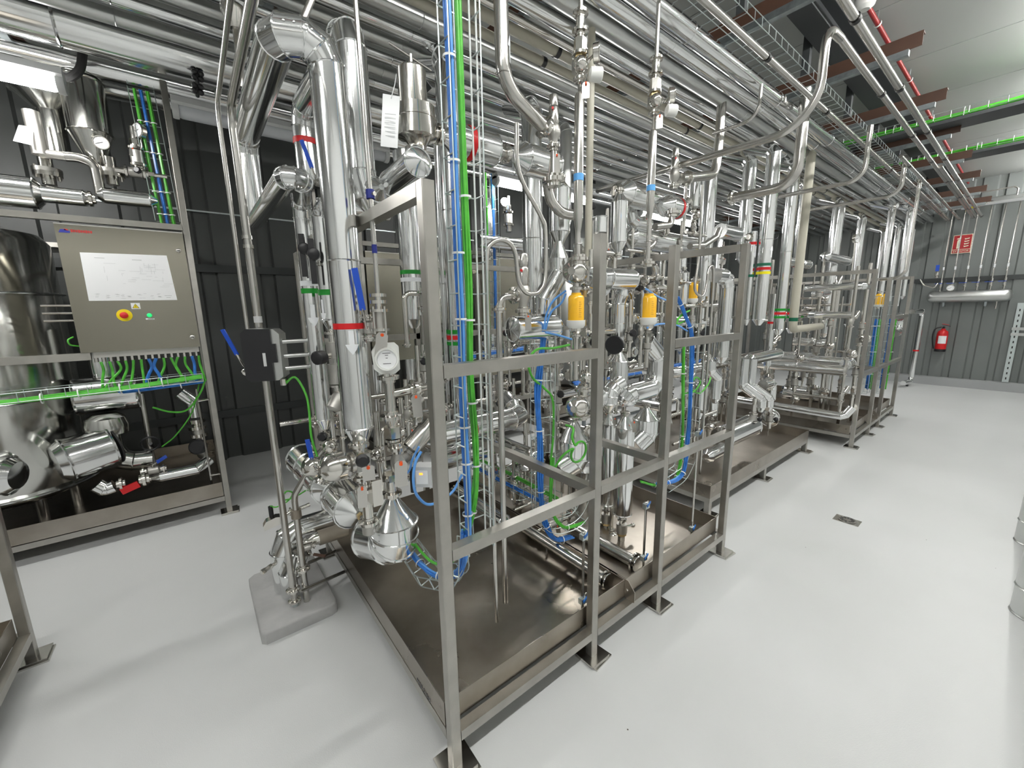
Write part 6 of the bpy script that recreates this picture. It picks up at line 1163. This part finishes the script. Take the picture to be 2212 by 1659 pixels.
bundle('cable_bundle', 'dark green cables of the skid behind', [V((a.x - .04, 2.78, 1.2)), V((a.x - .04, 2.78, 2.2)), V((a.x - .04, 2.78, 3.1))], 'cable_green', 4, .02, .008, ties=3); bundle('cable_bundle', 'blue cables of the skid behind', [V((a.x + .06, 2.78, 1.4)), V((a.x + .06, 2.78, 2.2)), V((a.x + .06, 2.78, 3.1))], 'cable_blue', 4, .016, .008, ties=3)
wire_tray('wire tray with blue cables low on the skid behind', [V((1.4, 2.85, 1.08)), V((2.8, 2.85, 1.12))], .14, .06, (0, 0, 1), step=.12, nl=3); bundle('cable_bundle', 'tangle of blue cables low on the skid behind', [V((1.9, 2.84, 1.12)), V((2.3, 2.84, 1.14)), V((2.75, 2.84, 1.16))], 'cable_blue', 7, .035, .008, ties=2)
for k, (x, y, z0, z1, r_) in enumerate(((.95, 3.2, .3, 1.1, .10), (1.3, 3.1, .3, 3.1, .06), (2.55, 3.3, .3, 3.1, .07), (1.55, 2.98, 1.2, 2.9, .05), (2.15, 3.6, .4, 3.1, .08))):
    clad('tall_pipe', ['short clad column low on the skid behind', 'clad pipe rising left on the skid behind', 'clad pipe rising right on the skid behind', 'slim clad pipe rising mid way on the skid behind', 'clad pipe rising at the back of the skid behind'][k], [(x, y, z0), (x, y, z1)], r_, seam=.9, cap0=('cone', .06, .03))
# ================================================================ low tray skid and far skid
tall('clad riser with green red and yellow bands past the last post', 1655, 520, .62, .062, 380, 690, ((572, 'tape_darkgreen'), (581, 'tape_red'), (590, 'tape_yellow')), (545, 1), to_rack=True)
tall('clad riser left of the three-banded one', 1613, 450, .85, .062, 360, 560, to_rack=True)
tall('clad riser with green red green bands beyond the low tray', 1697, 560, .66, .055, 415, 712, ((669, 'tape_green'), (677, 'tape_red'), (685, 'tape_green')), to_rack=True)
tall('clad riser with a second set of green red green bands', 1724, 560, .80, .055, 440, 710, ((669, 'tape_green'), (677, 'tape_red'), (685, 'tape_green')), to_rack=True)
P = A(1740, 450, .55); b = zat(P, 712); t = pipe('cream_upright', 'cream plastic pipe with an elbow at its foot beyond the low tray', [V((P.x, P.y, 3.2)), b, slide(b, 'x', px=1772)], .042, 'cream', br=.07, n=16); tape(t, zat(P, 690), Zv, .042, .04, 'tape_darkgreen')
tall('thick clad riser left of the far skid', 1812, 450, .85, .075, 390, 720, to_rack=True)
tall('clad riser at the left corner of the far skid', 1868, 430, .9, .065, 390, 700, to_rack=True)
tall('slim clad pipe with pointed top low behind the last post', 1668, 680, .9, .04, 635, 790, ((697, 'tape_red'),))
tall('slim clad pipe with pointed top and red band near the far skid', 1766, 690, 1.1, .055, 640, 730, ((672, 'tape_red'),))
tall('slim clad pipe with red band and arrow beside the last post', 1622, 580, .72, .032, 500, 690, ((526, 'tape_red'), (596, 'tape_darkgreen')), (545, -1))
P = A(1700, 565, .7); t = clad('clad_pipe', 'lying clad pipe with red band and white arrow above the far top beam', [slide(P, 'x', px=1697), slide(P, 'x', px=1745)], .05, cap0=('cone', .05, .02), cap1=('cone', .08, .03), seam=1.5); tape(t, slide(P, 'x', px=1714), Xv, .05, .04, 'tape_red'); flow_arrow(t, slide(P, 'x', px=1728), Xv, V((0, -1, .2)), .05, .16, .06)
P = A(1790, 556, .7); clad('clad_pipe', 'lying clad pipe with cone ends just left of the far skid', [slide(P, 'x', px=1783), slide(P, 'x', px=1830)], .06, cap0=('cone', .06, .02), cap1=('cone', .06, .02), seam=1.5)
# bare tubes rising to the hung pipes
P = A(1722, 385, .25); t = pipe('bare_riser', 'wide bare pipe rising beside the roof beam and bending back over the last post', [V((P.x, P.y, 3.3)), zat(P, 398), slide(zat(P, 398), 'y', px=1582)], .04, 'satin', br=.16, n=16, seg=8); t.clamp(slide(zat(P, 398), 'y', px=1582), Yv, .06)
P = A(1766, 252, hy); b = zat(P, 268); pipe('bare_riser', 'bare pipe looping down from the second hung pipe and back to the left', [V((AZ(1795, 88, 3.12).x + .02, hy, 3.12)), V((P.x, hy, 3.10)), b, slide(b, 'y', px=1290)], .022, 'satin', br=.22, n=12, seg=8)
for k, (p0_, p1_, px, y_, rr) in enumerate((((1649, 129), (1639, 255), 1540, .3, .012), ((1700, 168), (1697, 205), 1540, .3, .011), ((1876, 311), (1866, 388), 1683, .0, .02), ((1958, 330), (1945, 420), 1700, .0, .022), ((1992, 360), (1980, 600), 1900, .0, .02))):
    a = A(*p0_, y_); b = zat(a, p1_[1]); pipe('bare_riser', ['thin bare riser with blue tape beside the wire tray', 'thinnest bare riser just right of the blue-taped one', 'thin bare riser bending back left before the far skid', 'bare riser standing above the far skid corner', 'thin bare riser at the back edge of the far skid'][k], [V((a.x, y_, 3.15)), b, slide(b, 'y', px=px)], rr, 'satin', br=.12)
# low tray skid contents
P = A(1614, 772, .75); t = clad('clad_elbow', 'clad elbow with a long arm above the low tray', [zat(P, 805), zat(P, 778), slide(zat(P, 778), 'x', px=1680)], .062, br=.08, cap1=('cone', .07, .03), seam=.6, screws=False)
for k, px in enumerate((1606, 1624)):
    P = A(px, 800, .62); b = zat(P, 832); clad('clad_elbow', ['slanting clad elbow over the low tray, left one', 'slanting clad elbow over the low tray, right one'][k], [zat(P, 775), b, b + V((.13, -.14, -.14)), b + V((.13, -.14, -.22))], .045, br=.06, cap1=('cone', .05, .02), seam=.6)
P = A(1648, 832, .70); clad('clad_elbow', 'clad elbow turning down behind the slanting pair', [P, slide(P, 'x', px=1668), zat(slide(P, 'x', px=1668), 862)], .055, br=.08, cap1=('cone', .05, .02), seam=.5)
P = A(1585, 935, .55); clad('lying_vessel', 'lying clad cylinder resting over the low tray', [slide(P, 'x', px=1560), slide(P, 'x', px=1622)], .105, cap1=('flat',), cap0=('flat',), seam=.9, cat='vessel')
P = A(1662, 905, .62); t = clad('cone_drum', 'clad cone pointing at the lying cylinder on the low tray', [P, P + V((.08, .02, .01))], .09, cap0=('cone', .13, .02), cap1=('flat',), seam=1, cat='vessel'); m = MB(); m.cyl(P - Zv * .08, V((P.x, P.y, ZB + .01)), .008, 8); t.m('support_leg', m, 'satin')
P = A(1530, 985, .6); clad('clad_pipe', 'short clad pipe end lying left on the low tray', [P, slide(P, 'x', px=1558)], .06, cap0=('cone', .04, .03), seam=1)
for k, px in enumerate((1628, 1664)):
    P = A(px, 890, .5); t = Thing('drain_valve', ['stacked drain valve over the low tray, left one', 'stacked drain valve over the low tray, right one'][k], 'valve', zat(P, 925)); q = nut_stack(t, zat(P, 925), Zv, [(.02, .06, 'polished', 'tube'), (.04, .022, 'polished', 'clamp'), (.035, .06, 'cast', 'valve_body'), (.04, .022, 'polished', 'clamp'), (.022, .08, 'satin', 'nut'), (.018, .06, 'polished', 'tube')]); m = MB(); m.sphere(zat(P, 905) + V((.03, -.05, 0)), .025, 8, 6); t.m('knob', m, 'black')
# long pipe along the near end of the far skid
P = A(1822, 902, .12); x_ = 5.17; a = AX(1822, 900, x_); t = clad('clad_pipe', 'long clad pipe running back along the near end of the far skid', [V((x_, 1.9, a.z + .02)), V((x_, a.y, a.z)), V((x_ + .06, a.y - .05, a.z + .10))], .045, br=.08, seam=.7, cap1=('flat',))
for k, (px, py, y0_, y1_) in enumerate(((1780, 862, .6, 1.1), (1775, 850, .8, 1.3))):
    a = A(px, py, y0_); clad('lying_vessel', ['lying clad pipe stub inside the far skid, front one', 'lying clad pipe stub inside the far skid, back one'][k], [V((a.x, y1_, a.z)), a], .075, cap0=('cone', .05, .03), cap1=('flat',), seam=1, cat='vessel')
P = AZ(1776, 890, ZB + .02); t = pipe('bare_riser', 'upright bare pipe with an elbow on top inside the far skid', [P, zat(P, 598), zat(P, 598) + V((.25, .05, 0))], .036, 'satin', br=.10, n=16)
for rw in (620, 707): t.u('weld_ring', 'ring', 'satin', zat(P, rw), Zv, .04, .15)
P = AZ(1789, 888, ZB + .02); pipe('support_tube', 'thin upright tube beside the bare pipe in the far skid', [P, zat(P, 640)], .011, 'satin')
# far skid: bowls, cables, clad elbows
for k, (px, y) in enumerate(((1896, .32), (1911, .32))):
    P = A(px, 658, y); sight_glass(['yellow filter bowl in the far skid, left one', 'yellow filter bowl in the far skid, right one'][k], P, 5.5 / ppm(P), 22 / ppm(P))
for k, (px, col) in enumerate(((1886, 'cable_blue'), (1893, 'cable_green'), (1917, 'cable_blue'), (1925, 'cable_green'))):
    P = A(px, 750, .12); bundle('cable_bundle', ['blue hoses in the left bay of the far skid', 'green cables in the left bay of the far skid', 'blue hoses in the right bay of the far skid', 'green cables in the right bay of the far skid'][k], [zat(P, 690), zat(P, 760), zat(P, 840)], col, 4, .018, .009, ties=3)
    if k % 2 == 0: wire_tray(['upright wire tray in the left bay of the far skid', 'upright wire tray in the right bay of the far skid'][k // 2], [zat(P, 640) + V((.04, .05, 0)), zat(P, 850) + V((.04, .05, 0))], .14, .06, (0, -1, 0), step=.12, nl=3)
P = A(1928, 688, .30); t = clad('clad_elbow', 'bright clad elbow loop in the right bay of the far skid', [P, slide(P, 'x', px=1944), zat(slide(P, 'x', px=1944), 715), zat(slide(P, 'x', px=1944), 715) + V((-.35, 0, -.02))], .075, br=.10, seam=.8)
P = AZ(1966, 832, 0); P = V((P.x, P.y, 0)); a = P + Zv * .08; t = clad('clad_pipe', 'pale clad upright pipe with red band beyond the far skid', [P + V((-.45, .05, .09)), a, zat(a, 672), zat(a, 672) + V((-.7, .05, 0))], .045, br=.08, seam=.9); tape(t, zat(a, 757), Zv, .045, .03, 'tape_red')
m = MB(); m.cyl(P + V((-.2, .02, .05)), P + V((-.2, .02, 0)), .02, 8); t.m('support_foot', m, 'dark_steel')
for k, (px, y, rt, rb, r_) in enumerate(((1912, .45, 300, 640, .045), (1930, .7, 290, 650, .06), (1950, .3, 330, 660, .04), (1900, 1.0, 350, 640, .06), (1962, .6, 330, 640, .055))):
    tall(['slim clad riser over the left bay of the far skid', 'thick clad riser over the middle of the far skid', 'slim clad riser over the right bay of the far skid', 'clad riser at the back of the far skid', 'clad riser at the far end of the far skid'][k], px, 560, y, r_, rt, rb, to_rack=True)
for k, (px, py, y) in enumerate(((1852, 515, .5), (1938, 445, .3))):
    P = A(px, py, y); gauge(['white faced gauge left above the far skid', 'small gauge among the valves high above the far skid'][k], P, (-.3, -1, 0), .06 if k == 0 else .045, sl=.5)
# rear skid behind the low tray
tc = V((4.35, 3.6, .4)); t = Thing('process_tank', 'upright clad tank far back behind the low tray', 'tank', tc); m = MB(); m.lathe([(.05, -.06), (.35, .0), (.42, .06), (.42, 1.75), (.35, 1.85), (.05, 1.92)], tc, Zv, 32); t.m('shell', m, 'alu_dull')
for k in range(3): g = -1.9 + k * .9; m = MB(); m.cyl(tc + V((math.cos(g) * .3, math.sin(g) * .3, 0)), V((tc.x + math.cos(g) * .3, tc.y + math.sin(g) * .3, ZB + .01)), .03, 10); t.m('tank_leg', m, 'satin')
wire_tray('wire tray of blue cables low behind the far skid', [V((3.4, 2.6, .62)), V((8.0, 2.6, .62))], .16, .06, (0, 0, 1), step=.15, nl=4); bundle('cable_bundle', 'long blue cables in the tray behind the far skid', [V((3.4, 2.58, .65)), V((5.5, 2.58, .65)), V((8.0, 2.58, .65))], 'cable_blue', 8, .04, .01, ties=5)
t = Thing('tray_stand', 'floor rail and posts under the low blue cable tray at the back', 'stand', (5.7, 2.6, 0)); m = MB(); m.box(3.5, 8.0, 2.57, 2.63, 0, .02); t.m('floor_rail', m, 'galv_beam')
for xx in (3.6, 5.2, 6.6, 7.9): m = MB(); m.box(xx - .02, xx + .02, 2.58, 2.62, .02, .615); t.m('post', m, 'galv_beam')
for k, (x, y, z0, z1, r_) in enumerate(((3.5, 3.1, .3, 3.1, .07), (3.9, 3.0, .5, 2.6, .09), (4.9, 3.1, .3, 3.1, .07), (5.2, 3.4, .4, 3.1, .06), (6.3, 3.2, .2, 3.1, .08), (7.2, 3.3, .2, 3.1, .08), (8.4, 3.2, .2, 3.1, .10))):
    clad('tall_pipe', 'clad riser against the back wall beyond the low tray, %s from the left' % ORD[k], [(x, y, z0), (x, y, z1)], r_, seam=.9, cap0=('cone', .06, .03))
# crowds of small fittings, strung on upright lines that stand in the trays
random.seed(23)
def crowd(where, xr, yr, nlines, ztop, per, s0, s1, hz, groups):
    lines = []
    for i in range(nlines):
        x = xr[0] + (xr[1] - xr[0]) * (i + random.uniform(.2, .8)) / nlines; y = random.uniform(*yr); zt = random.uniform(ztop * .6, ztop); r = random.choice((.014, .018, .022)); lines.append((x, y, zt))
        nm = pipe('process_line', None, [(x, y, ZB + .012), (x, y, zt)], r, 'polished', group=groups[0]); name_it(nm.o, 'bare steel line', V((x, y, zt * .6)), where)
        zs = random.uniform(.3, .6)
        for k in range(per):
            P = V((x, y, zs)); zs += random.uniform(.18, .42)
            if zs > zt: break
            v = small_valve(None, P, groups[1], s=random.uniform(s0, s1), st=Zv); name_it(v.o, v.kind, P, where)
    for i in range(hz):
        a, b = random.sample(lines, 2); z = random.uniform(.4, ztop * .8); p = V((a[0], a[1], z)); q = V((b[0], a[1], z)); e = V((b[0], b[1], z))
        if (p - e).length > 1.3: continue
        if i % 2: t = clad('clad_link', None, [p, q, e] if (e - q).length > .1 and (q - p).length > .1 else [p, e], random.choice((.04, .05, .06)), br=.07, seam=.5)
        else: t = pipe('process_link', None, [p, q, e] if (e - q).length > .1 and (q - p).length > .1 else [p, e], .018, 'polished', br=.05)
        t.o['category'] = 'pipe'; t.o['group'] = groups[2]; name_it(t.o, 'clad cross pipe' if i % 2 else 'bare cross tube', (p + e) / 2, where)
crowd('above the low tray', (2.6, 4.7), (.55, 1.6), 12, 2.0, 4, 1.1, 1.6, 14, ('bare lines on the low tray', 'valves on the low tray lines', 'cross pipes over the low tray'))
crowd('in the far skid', (5.4, 7.3), (.15, 1.5), 16, 2.3, 5, 1.2, 1.7, 20, ('bare lines in the far skid', 'valves on the far skid lines', 'cross pipes in the far skid'))
crowd('on the skid behind', (.95, 2.8), (2.96, 3.2), 6, 2.7, 4, 1.4, 1.9, 5, ('bare lines on the skid behind', 'valves on the skid behind', 'cross pipes on the skid behind'))
crowd('on the rearmost skid', (3.4, 5.3), (2.96, 3.2), 6, 2.7, 4, 1.4, 1.9, 5, ('bare lines on the rearmost skid', 'valves on the rearmost skid', 'cross pipes on the rearmost skid'))
print("built", len(bpy.data.objects))
